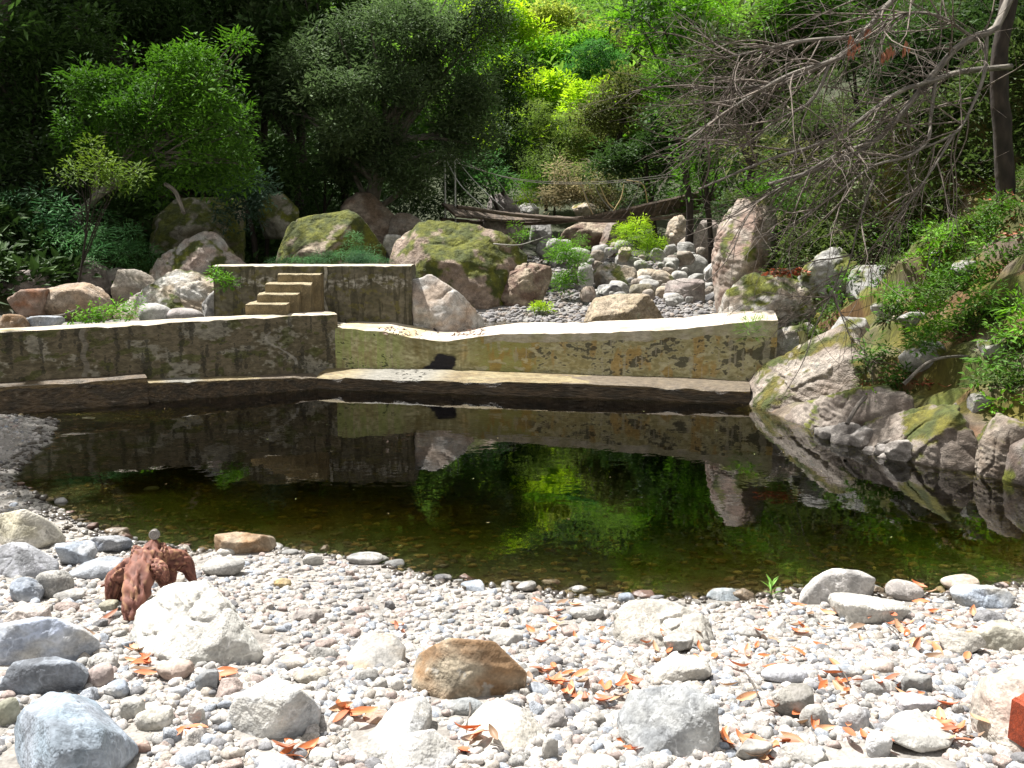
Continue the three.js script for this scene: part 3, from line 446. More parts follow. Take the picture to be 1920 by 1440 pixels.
// weir face: lichen, rust streaks, black algae, read off the photograph along its length u and height v
const damTex = wallTex(1024, 256, (u, v) => {
  const X = u * 9, Y = v * 1.6, n = fbm(X * 2, Y * 2, 1, 5), f = fbm(X * 9, Y * 9, 2, 4), st = fbm(X * 3.4, Y * 0.9, 3, 4), st2 = fbm(X * 14, Y * 0.6, 8, 3);
  const zone = (a, b, s = 0.03) => sstep(a - s, a + s, u + n * 0.06) * (1 - sstep(b - s, b + s, u + n * 0.06));
  let c = mixc([0.36, 0.32, 0.15], [0.56, 0.52, 0.31], clamp(0.5 + n * 2.6 + f * 1.4));
  c = mixc(c, [0.40, 0.44, 0.16], zone(-0.1, 0.17) * clamp(0.65 + n * 2 + st2 * 2.5));                       // green lichen
  if (f + n * 0.9 > 0.10 + 0.42 * v) c = mixc(c, [0.035, 0.04, 0.018], 0.85 * zone(-0.1, 0.16));
  c = mixc(c, [0.22, 0.17, 0.05], 0.75 * zone(0.17, 0.25) * clamp(0.6 + st * 3));
  c = mixc(c, [0.26, 0.24, 0.11], 0.75 * zone(0.21, 0.34) * clamp(0.7 + st2 * 2));
  c = mixc(c, mixc([0.40, 0.38, 0.12], [0.26, 0.28, 0.07], clamp(0.5 + f * 3)), 0.8 * zone(0.34, 0.48));
  if (st > 0.08) c = mixc(c, [0.44, 0.27, 0.07], 0.6 * clamp((st - 0.05) * 9) * zone(0.32, 1.1));
  const bl = n + f * 0.8 + 0.16 * Math.exp(-Math.pow((v - 0.55) / 0.28, 2)); if (bl > 0.17) c = mixc(c, [0.04, 0.038, 0.026], 0.85 * clamp((bl - 0.17) * 9) * zone(0.47, 1.1) );
  if (st2 + n * 0.6 > 0.27 && v > 0.1) c = mixc(c, [0.46, 0.42, 0.31], 0.5 * zone(0.36, 1.1));
  const pch = fbm(X * 4.3, Y * 4.3, 15, 5); if (pch > 0.11) c = mixc(c, [0.52, 0.48, 0.30], 0.85 * clamp((pch - 0.15) * 12) * zone(0.3, 1.1));
  const hole = Math.hypot((u - 0.262) / 0.042, (v - 0.16) / 0.46) + n * 0.8; if (hole < 1) c = mixc(c, [0.018, 0.016, 0.02], clamp((1 - hole) * 5));
  const cap = 0.80 + n * 0.10 - (u > 0.9 ? 0.06 : 0); if (v > cap && u > 0.36) c = mixc([0.50, 0.45, 0.34], [0.40, 0.37, 0.23], clamp(0.5 + st * 3));
  return c.map(q => q * (0.9 + f * 0.5));
});
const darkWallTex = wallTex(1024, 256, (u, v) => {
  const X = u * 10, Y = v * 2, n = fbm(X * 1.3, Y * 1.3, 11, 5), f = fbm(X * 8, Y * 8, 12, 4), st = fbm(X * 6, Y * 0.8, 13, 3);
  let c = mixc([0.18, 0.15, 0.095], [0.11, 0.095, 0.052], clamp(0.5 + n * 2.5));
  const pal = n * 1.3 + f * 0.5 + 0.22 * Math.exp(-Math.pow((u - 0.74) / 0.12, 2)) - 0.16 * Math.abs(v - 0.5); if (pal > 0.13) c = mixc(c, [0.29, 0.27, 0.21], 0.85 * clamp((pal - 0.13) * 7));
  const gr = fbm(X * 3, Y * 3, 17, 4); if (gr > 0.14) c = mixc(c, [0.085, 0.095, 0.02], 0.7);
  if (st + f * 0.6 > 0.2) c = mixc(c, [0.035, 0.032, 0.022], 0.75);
  const crack = Math.abs(u - 0.88 - 0.03 * Math.sin(v * 7) + 0.02 * n); if (crack < 0.003 && v > 0.2 && v < 0.75) c = [0.32, 0.30, 0.25];
  const joint = Math.abs(u - 0.5 - 0.003 * Math.sin(v * 20)); if (joint < 0.005) c = mixc(c, [0.23, 0.21, 0.17], 0.7);
  return c.map(q => q * (0.9 + f * 0.9));
});
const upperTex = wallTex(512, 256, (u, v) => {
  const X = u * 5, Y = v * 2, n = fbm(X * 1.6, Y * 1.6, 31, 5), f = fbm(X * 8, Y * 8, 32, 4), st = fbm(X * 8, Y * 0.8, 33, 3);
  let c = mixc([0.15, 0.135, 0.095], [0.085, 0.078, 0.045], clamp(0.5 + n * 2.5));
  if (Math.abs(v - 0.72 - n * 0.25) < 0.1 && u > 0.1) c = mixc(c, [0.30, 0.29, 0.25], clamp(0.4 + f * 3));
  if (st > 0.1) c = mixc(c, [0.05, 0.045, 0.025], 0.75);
  if (fbm(X * 4, Y * 4, 37, 4) > 0.16) c = mixc(c, [0.12, 0.11, 0.03], 0.7);
  if (Math.abs(u - 0.56 - 0.01 * Math.sin(v * 9)) < 0.008) c = [0.36, 0.34, 0.28];
  return c.map(q => q * (0.9 + f * 0.8));
});
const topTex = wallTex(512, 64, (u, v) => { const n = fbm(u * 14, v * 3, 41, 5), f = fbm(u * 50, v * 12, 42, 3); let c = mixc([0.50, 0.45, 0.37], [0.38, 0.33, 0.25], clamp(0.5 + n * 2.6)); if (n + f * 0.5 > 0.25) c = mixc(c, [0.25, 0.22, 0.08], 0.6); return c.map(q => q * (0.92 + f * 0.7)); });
const crestTex = wallTex(512, 64, (u, v) => { const n = fbm(u * 14, v * 3, 51, 5), f = fbm(u * 50, v * 12, 52, 3); let c = mixc([0.50, 0.44, 0.38], [0.42, 0.36, 0.29], clamp(0.5 + n * 2.6)); if (u < 0.2) c = mixc(c, [0.46, 0.38, 0.18], 0.7 * clamp(0.7 + n * 2)); if (f + n > 0.35) c = mixc(c, [0.24, 0.20, 0.14], 0.6); return c.map(q => q * (0.92 + f * 0.6)); });
const ledgeTex = wallTex(512, 64, (u, v) => { const n = fbm(u * 16, v * 3, 61, 5), f = fbm(u * 60, v * 12, 62, 3); let c = mixc([0.24, 0.195, 0.10], [0.17, 0.125, 0.055], clamp(0.5 + n * 3)); c = mixc(c, [0.20, 0.19, 0.16], sstep(0.05, 0.15, u) * (1 - sstep(0.25, 0.35, u))); if (u + n * 0.15 > 0.62) c = mixc(c, [0.11, 0.085, 0.058], 0.9); return c.map(q => q * (0.9 + f * 0.8)); });
const wetTex = wallTex(512, 64, (u, v) => { const n = fbm(u * 16, v * 3, 71, 5), f = fbm(u * 60, v * 12, 72, 3); let c = mixc([0.11, 0.075, 0.04], [0.06, 0.045, 0.026], clamp(0.5 + n * 3)); if (v > 0.85 + n * 0.2) c = mixc(c, [0.20, 0.14, 0.06], 0.6); if (f > 0.3) c = mixc(c, [0.2, 0.18, 0.15], 0.4); return c.map(q => q * (0.9 + f)); });
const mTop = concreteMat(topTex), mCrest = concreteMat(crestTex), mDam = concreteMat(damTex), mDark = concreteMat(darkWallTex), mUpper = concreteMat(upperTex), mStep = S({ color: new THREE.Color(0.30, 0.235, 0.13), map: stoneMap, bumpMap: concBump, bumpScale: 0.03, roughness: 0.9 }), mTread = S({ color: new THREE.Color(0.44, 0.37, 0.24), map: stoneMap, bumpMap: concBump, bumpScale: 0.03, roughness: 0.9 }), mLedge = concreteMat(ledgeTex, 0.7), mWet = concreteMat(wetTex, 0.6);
// a cast wall: origin at its front foot, running along du, thick towards db; top height may vary along it and from front to back
function cast(o, du, db, L, T, y0, topF, mats, seg = 60, rough = 0.014, yv = y0) {
  const g = new THREE.BoxGeometry(1, 1, 1, seg, 16, 4), p = g.attributes.position, uvA = g.attributes.uv, nA = g.attributes.normal;
  for (let i = 0; i < p.count; i++) {
    const u = p.getX(i) + 0.5, v = p.getY(i) + 0.5, w = 0.5 - p.getZ(i), top = typeof topF === 'function' ? topF(u, w) : topF;
    const q = o.clone().addScaledVector(du, u * L).addScaledVector(db, w * T); let y = lerp(y0, top, v);
    const e = fbm(q.x * 3.1, y * 3.1, q.z * 3.1, 4);
    if (v > 0.99 && (w < 0.01 || w > 0.99)) { y -= 0.012 + Math.max(0, e) * 0.08; q.addScaledVector(db, w < 0.5 ? 0.008 : -0.008); }
    q.addScaledVector(db, e * rough * 2); q.addScaledVector(du, (u < 0.001 || u > 0.999 ? e * rough : 0));
    if (Math.abs(nA.getY(i)) < 0.5) uvA.setY(i, clamp((y - yv) / (top - yv)));
    p.setXYZ(i, q.x, y + e * rough * (v > 0.5 ? 1 : 0), q.z);
  }
  g.computeVertexNormals();
  const [side, top, front] = mats;
  return [g, [side, side, top, side, front, side]];
}
{ // the weir across the stream
  const w = group('weir'); tag(w, 'low stained concrete weir across the stream with a worn overflow notch', 'weir');
  const L = dA.distanceTo(dB), f0 = dA.clone().addScaledVector(damBack, 0.5);
  const crestPx = [[628, 613], [707, 617], [773, 630], [800, 635], [840, 638], [890, 630], [940, 624], [1010, 623], [1080, 623], [1180, 619], [1280, 615], [1350, 606], [1432, 598]];
  const tab = crestPx.map(([x, y]) => { const q = onV(x, y, f0, damBack); return [q.clone().sub(f0).dot(damDir) / L, q.y]; });
  const ledgeBack = [[640, 688], [850, 690], [1000, 696], [1120, 701], [1280, 705], [1400, 712]].map(([x, y]) => { const q = onV(x, y, f0, damBack); return [q.clone().sub(f0).dot(damDir) / L, q.y]; });
  const ledgeFront = [[640, 706], [740, 711], [907, 713], [1100, 718], [1280, 726], [1390, 731]].map(([x, y]) => { const q = onV(x, y, dA, damBack); return [q.clone().sub(dA).dot(damDir) / L, q.y]; });
  const s0 = -0.01, s1 = 1.07, W = (u) => lerp(s0, s1, u);
  const cb = cast(f0.clone().addScaledVector(damDir, s0 * L), damDir, damBack, (s1 - s0) * L, 1.15, -1.3, (u, q) => pw(tab, W(u)) + q * (0.03 + 0.02 * u), [mDam, mCrest, mDam], 90, 0.016, 0.14);
  add('wall', cb[0], cb[1], w);
  const lb = cast(dA.clone().addScaledVector(damDir, -0.02 * L), damDir, damBack, 1.03 * L, 0.49, -1.3, (u, q) => lerp(pw(ledgeFront, u), pw(ledgeBack, u), q), [mWet, mLedge, mWet], 80, 0.012, -0.05);
  add('ledge', lb[0], lb[1], w);
}
{ // retaining wall beside the pool
  const w = group('retaining_wall'); tag(w, 'dark stained concrete retaining wall beside the pool with sunlit top', 'wall');
  const o = wL.clone().addScaledVector(wallBack, 0.40), L = wL.distanceTo(dA);
  const tL = onV(20, 620, o, wallBack).y, tR = onV(500, 592, o, wallBack).y;
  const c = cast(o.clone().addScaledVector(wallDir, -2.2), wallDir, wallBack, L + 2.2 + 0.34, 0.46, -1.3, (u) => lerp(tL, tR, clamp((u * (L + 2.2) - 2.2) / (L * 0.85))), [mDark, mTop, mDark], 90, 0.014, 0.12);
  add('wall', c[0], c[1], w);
  const q = onV(276, 706, wL, wallBack), s = q.clone().sub(wL).dot(wallDir);
  const f1 = cast(wL.clone().addScaledVector(wallDir, -2), wallDir, wallBack, s + 2, 0.385, -1.3, () => q.y, [mWet, mWet, mWet], 40, 0.012, -0.05); add('footing_block', f1[0], f1[1], w);
  const yA = onV(300, 716, wL, wallBack).y, yB = onV(590, 706, wL, wallBack).y;
  const f2 = cast(wL.clone().addScaledVector(wallDir, s + 0.003).addScaledVector(wallBack, 0.05), wallDir, wallBack, L - s - 0.05, 0.335, -1.3, (u) => lerp(yA, yB, u), [mWet, mLedge, mWet], 40, 0.01, -0.05); add('footing', f2[0], f2[1], w);
}
const UW = 12.85;
{ // upper wall with its stair
  const w = group('stair_wall'); tag(w, 'upper grey concrete wall with four worn steps climbing to its top', 'wall');
  const a = atD(398, 497, UW), b = atD(771, 497, UW);
  const c = cast(V(a.x, 0, a.z), V(1, 0, 0), V(0, 0, -1), b.x - a.x, 0.55, 0.3, () => a.y, [mUpper, mTop, mUpper], 60, 0.014, 0.72); add('wall', c[0], c[1], w);
  [[520, 601, 513], [497, 582, 531], [481, 558, 550], [460, 537, 569]].forEach(([x0, x1, y], i) => {
    const D = UW - 0.2 * (i + 1), p = atD(x0, y, D), q = atD(x1, y, D);
    const st = cast(V(p.x, 0, p.z), V(1, 0, 0), V(0, 0, -1), q.x - p.x, 0.2 * (i + 1) + 0.02 * i - 0.01, 0.45, () => p.y, [mStep, mTread, mStep], 16, 0.018); add('step', st[0], st[1], w);
  });
  // the cheek under the stair, level with the lower wall
  const p = atD(510, 590, 12.45), q = atD(668, 590, 12.45), ck = cast(V(p.x, 0, p.z), V(1, 0, 0), V(0, 0, -1), q.x - p.x, 0.38, 0.2, (u) => 0.86 - 0.14 * u, [mUpper, mTop, mUpper], 24); add('landing', ck[0], ck[1], w);
}

// ---------------------------------------------------------------- tubes
function tube(pts, r0, r1, sides = 6, seg = 8, wob = 0) {
  const cv = new THREE.CatmullRomCurve3(pts.map(p => p.clone())), N = seg, fr = cv.computeFrenetFrames(N, false), pos = [], uv = [], idx = [];
  for (let i = 0; i <= N; i++) { const t = i / N, c = cv.getPointAt(t), r = lerp(r0, r1, t); for (let j = 0; j <= sides; j++) { const a = j / sides * 6.2832, rr = r * (1 + wob * noise(c.x * 3 + Math.cos(a), c.y * 3, c.z * 3 + Math.sin(a))); const q = c.clone().addScaledVector(fr.normals[i], Math.cos(a) * rr).addScaledVector(fr.binormals[i], Math.sin(a) * rr); pos.push(q.x, q.y, q.z); uv.push(j / sides * 0.5, t * cv.getLength() / 1.0); } }
  for (let i = 0; i < N; i++) for (let j = 0; j < sides; j++) { const a = i * (sides + 1) + j, b = a + sides + 1; idx.push(a, a + 1, b, b, a + 1, b + 1); }
  const g = new THREE.BufferGeometry(); g.setAttribute('position', new THREE.Float32BufferAttribute(pos, 3)); g.setAttribute('uv', new THREE.Float32BufferAttribute(uv, 2)); g.setIndex(idx); g.computeVertexNormals(); return g;
}
// ---------------------------------------------------------------- foliage
function leafGeo(out, o, ax, up, len, wid, fold = 0.25) {                // a leaf folded along its midrib, 4 triangles
  const s = V().crossVectors(ax, up).normalize(), n = V().crossVectors(s, ax).normalize();
  const pt = (t, w, h) => o.clone().addScaledVector(ax, t * len).addScaledVector(s, w * wid).addScaledVector(n, h * wid);
  const b = pt(0, 0, 0), m = pt(0.5, 0, 0), l = pt(0.42, -0.5, fold), r = pt(0.42, 0.5, fold), e = pt(1, 0, -fold * 0.8);
  for (const [x, y, z] of [[b, m, l], [b, r, m], [l, m, e], [m, r, e]]) out.push(x.x, x.y, x.z, y.x, y.y, y.z, z.x, z.y, z.z);
}
function clumpGeo(seed, n, R, len, wid, flatten = 0.8, droop = 0) {
  const r = rng(seed), out = [];
  for (let i = 0; i < n; i++) {
    const d = V(r() * 2 - 1, r() * 1.7 - 0.7, r() * 2 - 1).normalize(), o = d.clone().multiplyScalar(R * Math.pow(r(), 0.45)); o.y *= flatten;
    const ax = d.clone().multiplyScalar(0.8).add(V(r() - 0.5, r() * 0.5 - 0.15 - droop, r() - 0.5)); ax.y *= 0.6; ax.normalize();
    leafGeo(out, o, ax, V((r() - 0.5) * 0.7, 1, (r() - 0.5) * 0.7).normalize(), len * (0.7 + 0.6 * r()), wid * (0.75 + 0.5 * r()));
  }
  const g = new THREE.BufferGeometry(); g.setAttribute('position', new THREE.Float32BufferAttribute(out, 3)); g.computeVertexNormals(); return g;
}
const CL = {
  laurel: clumpGeo(1, 34, 0.34, 0.15, 0.055), broad: clumpGeo(2, 30, 0.38, 0.19, 0.085), fine: clumpGeo(3, 60, 0.32, 0.085, 0.03, 0.8), feather: clumpGeo(4, 54, 0.36, 0.15, 0.03, 0.55, 0.25),
  far: clumpGeo(5, 110, 0.95, 0.22, 0.10), small: clumpGeo(6, 22, 0.11, 0.06, 0.024, 0.7), grass: clumpGeo(7, 26, 0.06, 0.16, 0.008, 1.4),
};
function scatter(name, geo, mat, items, parent, cols, seed) {            // items: [position, scale]
  const m = new THREE.InstancedMesh(geo, mat, items.length), r = rng(seed), q = new THREE.Quaternion(), e = new THREE.Euler(), mt = new THREE.Matrix4(), c = new THREE.Color();
  items.forEach(([p, s, k], i) => {
    e.set((r() - 0.5) * 0.7, r() * 6.283, (r() - 0.5) * 0.7); q.setFromEuler(e); mt.compose(p, q, V(s, s * (0.8 + 0.4 * r()), s)); m.setMatrixAt(i, mt);
    const t = k ?? clamp(0.5 + 1.6 * fbm(p.x * 0.8, p.y * 0.8, p.z * 0.8 + seed, 3) + (r() - 0.5) * 0.7), b = 0.75 + 0.5 * r(), cc = mixc(cols[0], cols[1], t); c.setRGB(cc[0] * b, cc[1] * b, cc[2] * b); m.setColorAt(i, c);
  });
  m.name = parent ? name : numbered(name); m.userData.kind = 'stuff'; finish(m); (parent || scene).add(m); return m;
}
const G = {   // leaf colours (linear, darker and lighter end)
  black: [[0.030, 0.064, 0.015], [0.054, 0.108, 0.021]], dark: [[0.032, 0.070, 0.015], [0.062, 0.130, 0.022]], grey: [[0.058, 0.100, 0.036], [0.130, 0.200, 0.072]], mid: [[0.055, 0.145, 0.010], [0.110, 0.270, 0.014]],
  vivid: [[0.100, 0.260, 0.012], [0.200, 0.430, 0.016]], bright: [[0.250, 0.440, 0.010], [0.420, 0.600, 0.016]], yellow: [[0.280, 0.370, 0.035], [0.420, 0.480, 0.090]], olive: [[0.095, 0.120, 0.025], [0.170, 0.190, 0.050]], dry: [[0.240, 0.200, 0.105], [0.360, 0.310, 0.170]],
  teal: [[0.050, 0.150, 0.055], [0.110, 0.270, 0.085]], bluish: [[0.045, 0.090, 0.058], [0.085, 0.160, 0.090]],
};
let tseed = 500;
function tree(name, label, lobes, D, o = {}) {
  const seed = ++tseed, r = rng(seed * 31), k = D / F, { col = G.mid, clump = CL.laurel, cr = 0.34, dens = 1, mat = M.leaf, bark = M.barkDark, cs = 1, gap = -0.12 } = o;
  const L = lobes.map(([x, y, rx, ry, dd = 0]) => ({ c: atD(x, y, D + dd), r: V(rx * k, ry * k, (rx + ry) * 0.5 * k * 0.9) }));
  const mid = L.reduce((a, l) => a.add(l.c), V()).divideScalar(L.length), low = Math.min(...L.map(l => l.c.y - l.r.y));
  let b = o.foot ? atD(o.foot[0], o.foot[1], o.foot[2] ?? D) : V(mid.x + (r() - 0.5), 0, mid.z - 0.3); b.y = Math.min(H(b.x, b.z), low) - 0.15;
  const g = group(name, b); tag(g, label, o.category || 'tree', o.group);
  if (!o.noTrunk) {
    const top = V(mid.x, lerp(low, mid.y, 0.9), mid.z), hgt = top.y - b.y, R = o.trunk ?? clamp(hgt * 0.028, 0.03, 0.22), tb = [];
    const pts = [b, V(lerp(b.x, top.x, 0.3) + (r() - 0.5) * hgt * 0.08, lerp(b.y, top.y, 0.4), lerp(b.z, top.z, 0.3)), V(lerp(b.x, top.x, 0.75), lerp(b.y, top.y, 0.75), lerp(b.z, top.z, 0.8)), top].map(p => p.clone().sub(b));
    tb.push(tube(pts, R, R * 0.4, 8, 12, 0.25)); const cv = new THREE.CatmullRomCurve3(pts);
    for (const l of L) for (let i = 0; i < 3; i++) { const s = cv.getPointAt(0.35 + 0.55 * r()), e = l.c.clone().sub(b).add(V((r() - 0.5) * l.r.x * 1.3, (r() - 0.4) * l.r.y * 1.2, (r() - 0.5) * l.r.z)); const m = s.clone().lerp(e, 0.5).add(V(0, 0.12 * s.distanceTo(e) * (r() - 0.3), 0)); tb.push(tube([s, m, e], R * 0.36, R * 0.08, 5, 6)); }
    add('trunk', mergeGeometries(tb), bark, g);
  }
  const items = [], lumps = [];
  for (const l of L) {                                                  // each lobe breaks into boughs
    const big = Math.min(l.r.x, l.r.y) > 0.55; if (!big) { lumps.push(l); continue; }
    lumps.push({ c: l.c, r: l.r.clone().multiplyScalar(0.66) });
    const nb = Math.round(clamp(5 + l.r.x * l.r.y * 1.6, 6, 13));
    for (let i = 0; i < nb; i++) { const d = V(r() * 2 - 1, r() * 1.7 - 0.75, r() * 2 - 1).normalize(), s = 0.30 + 0.22 * r(); lumps.push({ c: V(l.c.x + d.x * l.r.x * 0.72, l.c.y + d.y * l.r.y * 0.72, l.c.z + d.z * l.r.z * 0.72), r: V(l.r.x * s * 1.15, l.r.y * s * 0.8, l.r.z * s * 1.15) }); }
  }
  for (const l of lumps) {
    const area = 4 * Math.PI * Math.pow((Math.pow(l.r.x * l.r.y, 1.6) + Math.pow(l.r.x * l.r.z, 1.6) + Math.pow(l.r.y * l.r.z, 1.6)) / 3, 1 / 1.6), n = Math.max(4, Math.round(dens * 0.8 * area / (cr * cr * cs * cs)));
    for (let i = 0; i < n; i++) {
      const d = V(r() * 2 - 1, r() * 2 - 1, r() * 2 - 1).normalize(), q = (0.45 + 0.62 * Math.pow(r(), 0.55)) * (r() < 0.13 ? 1.15 + 0.45 * r() : 1), p = V(l.c.x + d.x * l.r.x * q, l.c.y + d.y * l.r.y * q, l.c.z + d.z * l.r.z * q);
      const f = 1.1 / Math.max(0.5, l.r.x); if (fbm(p.x * f * 1.6 + seed, p.y * f * 1.6, p.z * f * 1.6, 2) < gap) continue;
      items.push([p.sub(b), cs * (0.7 + 0.6 * r())]);
    }
  }
  if (items.length) scatter('crown', clump, mat, items, g, col, seed);
  return g;
}
const laurel = { clump: CL.laurel, cr: 0.34 }, broad = { clump: CL.broad, cr: 0.38 }, fine = { clump: CL.fine, cr: 0.32 }, feather = { clump: CL.feather, cr: 0.36 };
// left bank
tree('leaning_tree', 'leaning glossy green tree reaching out from the dark hillside', [[380, 165, 75, 60], [300, 205, 95, 70, 0.4], [425, 250, 55, 55, -0.3], [205, 175, 85, 65, 0.8], [330, 290, 100, 55, 0.3], [460, 300, 25, 45, -0.2], [250, 260, 80, 50, 0.7], [450, 88, 20, 22], [340, 130, 60, 40], [270, 330, 70, 32, 0.6], [410, 320, 60, 36, 0.1], [160, 240, 60, 45, 0.9]], 15.5, { col: G.mid, ...laurel, foot: [90, 420, 16.5], bark: M.barkGrey, dens: 1.25, cs: 0.62, trunk: 0.09 });
tree('sapling', 'small yellow-green sapling in front of the leaning tree', [[170, 285, 26, 16], [205, 312, 30, 15, -0.3], [245, 322, 26, 12], [120, 326, 28, 10, 0.3], [165, 318, 34, 12], [200, 345, 38, 12, -0.2], [145, 300, 18, 10]], 14.4, { col: [[0.09, 0.17, 0.015], [0.15, 0.24, 0.02]], ...laurel, dens: 0.8, cs: 0.55, foot: [120, 420], trunk: 0.02 });
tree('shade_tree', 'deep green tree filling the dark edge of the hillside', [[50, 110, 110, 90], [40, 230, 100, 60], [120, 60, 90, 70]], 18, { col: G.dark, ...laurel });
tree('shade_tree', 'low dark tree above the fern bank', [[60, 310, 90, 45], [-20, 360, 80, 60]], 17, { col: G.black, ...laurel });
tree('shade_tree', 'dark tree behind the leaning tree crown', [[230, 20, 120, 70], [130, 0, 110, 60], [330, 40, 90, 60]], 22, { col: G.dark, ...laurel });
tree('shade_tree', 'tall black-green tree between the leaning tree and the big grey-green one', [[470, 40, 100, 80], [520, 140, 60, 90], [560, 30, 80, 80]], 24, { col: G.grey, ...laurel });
tree('grey_green_tree', 'big grey-green evergreen tree overhanging the mossy boulders', [[620, 110, 95, 90], [740, 80, 110, 90, -0.5], [700, 210, 120, 80, -0.8], [840, 140, 85, 95], [875, 265, 70, 65], [640, 290, 65, 70, 0.4], [770, 310, 80, 50, -0.5], [560, 200, 50, 80, 0.5], [880, 30, 70, 60]], 21, { col: G.grey, ...laurel, dens: 1.1, cs: 0.72, bark: M.barkGrey, trunk: 0.22, foot: [690, 400, 21.5] });
tree('shade_tree', 'dark green tree beside the big grey-green evergreen', [[930, 180, 55, 90], [950, 290, 45, 45]], 27, { col: G.dark, ...laurel });
// trees filling the dark slope above and behind
{
  const r = rng(71);
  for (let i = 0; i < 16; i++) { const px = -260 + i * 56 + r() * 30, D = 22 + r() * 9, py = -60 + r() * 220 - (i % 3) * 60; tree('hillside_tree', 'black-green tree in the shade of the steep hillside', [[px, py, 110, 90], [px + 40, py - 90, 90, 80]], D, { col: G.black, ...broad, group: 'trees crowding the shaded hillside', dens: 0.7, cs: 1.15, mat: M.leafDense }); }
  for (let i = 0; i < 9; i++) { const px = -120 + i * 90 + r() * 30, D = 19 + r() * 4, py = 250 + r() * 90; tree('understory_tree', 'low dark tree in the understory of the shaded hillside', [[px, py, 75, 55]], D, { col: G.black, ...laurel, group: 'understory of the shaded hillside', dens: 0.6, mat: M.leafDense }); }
}
{ // tall crowns above the picture that keep the hillside dark
  const D0 = (d) => d > 12 ? d + 0.8 : d + 0.3;
  const r = rng(88);
  for (const [x, y, z] of [[-8.8, 10, -20.6], [-9.4, 10.5, -18.5], [-8.5, 12, -22.5], [-11.5, 12, -21], [-14.5, 12, -18.5], [-7, 13, -27], [-11, 14, -26], [-15, 13, -23], [-6.9, 6.2, -8.8], [-7.1, 6.6, -10.1]]) {
    const D = D0(-z), px = 960 + (x - (z > -12 ? 0.3 : 1)) / D * F, py = HORIZON - (y - EYE) / D * F; tree('tall_tree', 'tall evergreen on the steep hillside with its crown high above the slope', [[px - 60, py, 150 * 20 / D, 75], [px + 90, py - 30, 150 * 20 / D, 75]], D, { col: G.dark, ...broad, cs: 1.25, dens: 0.7, gap: -0.4, mat: M.leafDense, group: 'tall evergreens above the hillside', trunk: 0.13, foot: [px + (r() - 0.5) * 60, 300, D] });
  }
}
// the valley behind
{
  const r = rng(17), F2 = [[960, 250, 40, 45, 34, 'bright'], [1110, 200, 55, 45, 34, 'bright'], [1150, 60, 45, 40, 56, 'vivid'], [1085, 55, 40, 26, 60, 'olive'], [1220, 210, 45, 45, 33, 'vivid'], [985, 190, 45, 40, 40, 'vivid'], [1130, 260, 60, 40, 33, 'olive'], [890, 130, 45, 50, 40, 'vivid'], [1040, 140, 50, 34, 47, 'bright'], [1180, 130, 40, 40, 50, 'bright'], [1240, 70, 50, 40, 44, 'vivid'], [970, 20, 40, 30, 56, 'vivid'], [1330, 40, 60, 50, 34, 'vivid'], [1350, 110, 60, 50, 30, 'mid']];
  for (const [x, y, rx, ry, D, c] of F2) tree('valley_tree', { bright: 'lime green tree in the sunlit wood of the valley', vivid: 'fresh green tree in the sunlit wood of the valley', olive: 'olive tinted tree in the sunlit wood of the valley', mid: 'mid green tree in the sunlit wood of the valley' }[c], [[x, y, rx, ry], [x + (r() - 0.5) * rx, y + ry * 0.6, rx * 0.8, ry * 0.6]], D, { col: G[c], ...broad, mat: M.leafThin, group: c + ' trees of the sunlit wood'.replace('mid', 'mid green') });
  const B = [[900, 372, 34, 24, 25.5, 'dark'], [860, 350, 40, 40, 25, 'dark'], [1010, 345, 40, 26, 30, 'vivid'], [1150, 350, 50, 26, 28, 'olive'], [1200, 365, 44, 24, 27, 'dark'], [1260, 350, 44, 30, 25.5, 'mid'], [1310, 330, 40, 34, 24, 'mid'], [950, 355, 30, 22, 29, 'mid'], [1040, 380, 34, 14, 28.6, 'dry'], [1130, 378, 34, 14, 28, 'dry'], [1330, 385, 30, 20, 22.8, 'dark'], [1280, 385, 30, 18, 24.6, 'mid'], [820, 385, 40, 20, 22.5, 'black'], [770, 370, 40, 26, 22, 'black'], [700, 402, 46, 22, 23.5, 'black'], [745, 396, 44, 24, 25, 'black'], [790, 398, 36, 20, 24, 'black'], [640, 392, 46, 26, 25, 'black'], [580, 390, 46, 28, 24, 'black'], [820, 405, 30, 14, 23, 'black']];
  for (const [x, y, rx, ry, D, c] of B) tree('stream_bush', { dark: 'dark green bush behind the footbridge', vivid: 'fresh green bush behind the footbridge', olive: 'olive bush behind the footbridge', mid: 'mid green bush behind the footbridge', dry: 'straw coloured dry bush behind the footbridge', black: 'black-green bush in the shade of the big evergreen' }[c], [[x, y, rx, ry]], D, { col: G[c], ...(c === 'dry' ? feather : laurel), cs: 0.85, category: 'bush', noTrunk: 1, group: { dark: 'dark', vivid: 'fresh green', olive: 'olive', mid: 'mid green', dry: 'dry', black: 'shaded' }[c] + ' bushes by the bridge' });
}
tree('valley_tree', 'bright lime green tree at the bend of the valley', [[925, 40, 55, 45], [905, 80, 45, 30], [960, 70, 50, 35]], 38, { col: G.bright, ...broad, mat: M.leafThin });
tree('valley_tree', 'pale yellow crowned tree under the blue hill', [[1030, 38, 42, 26], [1000, 60, 35, 22]], 50, { col: G.yellow, ...broad, mat: M.leafThin, cs: 1.2 });
tree('valley_tree', 'wide bright green tree in the middle of the valley', [[1060, 100, 70, 40], [1000, 120, 50, 35], [1130, 95, 45, 35]], 44, { col: G.vivid, ...broad, mat: M.leafThin, cs: 1.1 });
tree('valley_tree', 'emerald tree with layered tops near the olive tree', [[1115, 110, 45, 30], [1140, 140, 40, 28], [1090, 150, 40, 28]], 40, { col: [[0.05, 0.17, 0.03], [0.09, 0.27, 0.045]], ...feather, mat: M.leafThin });
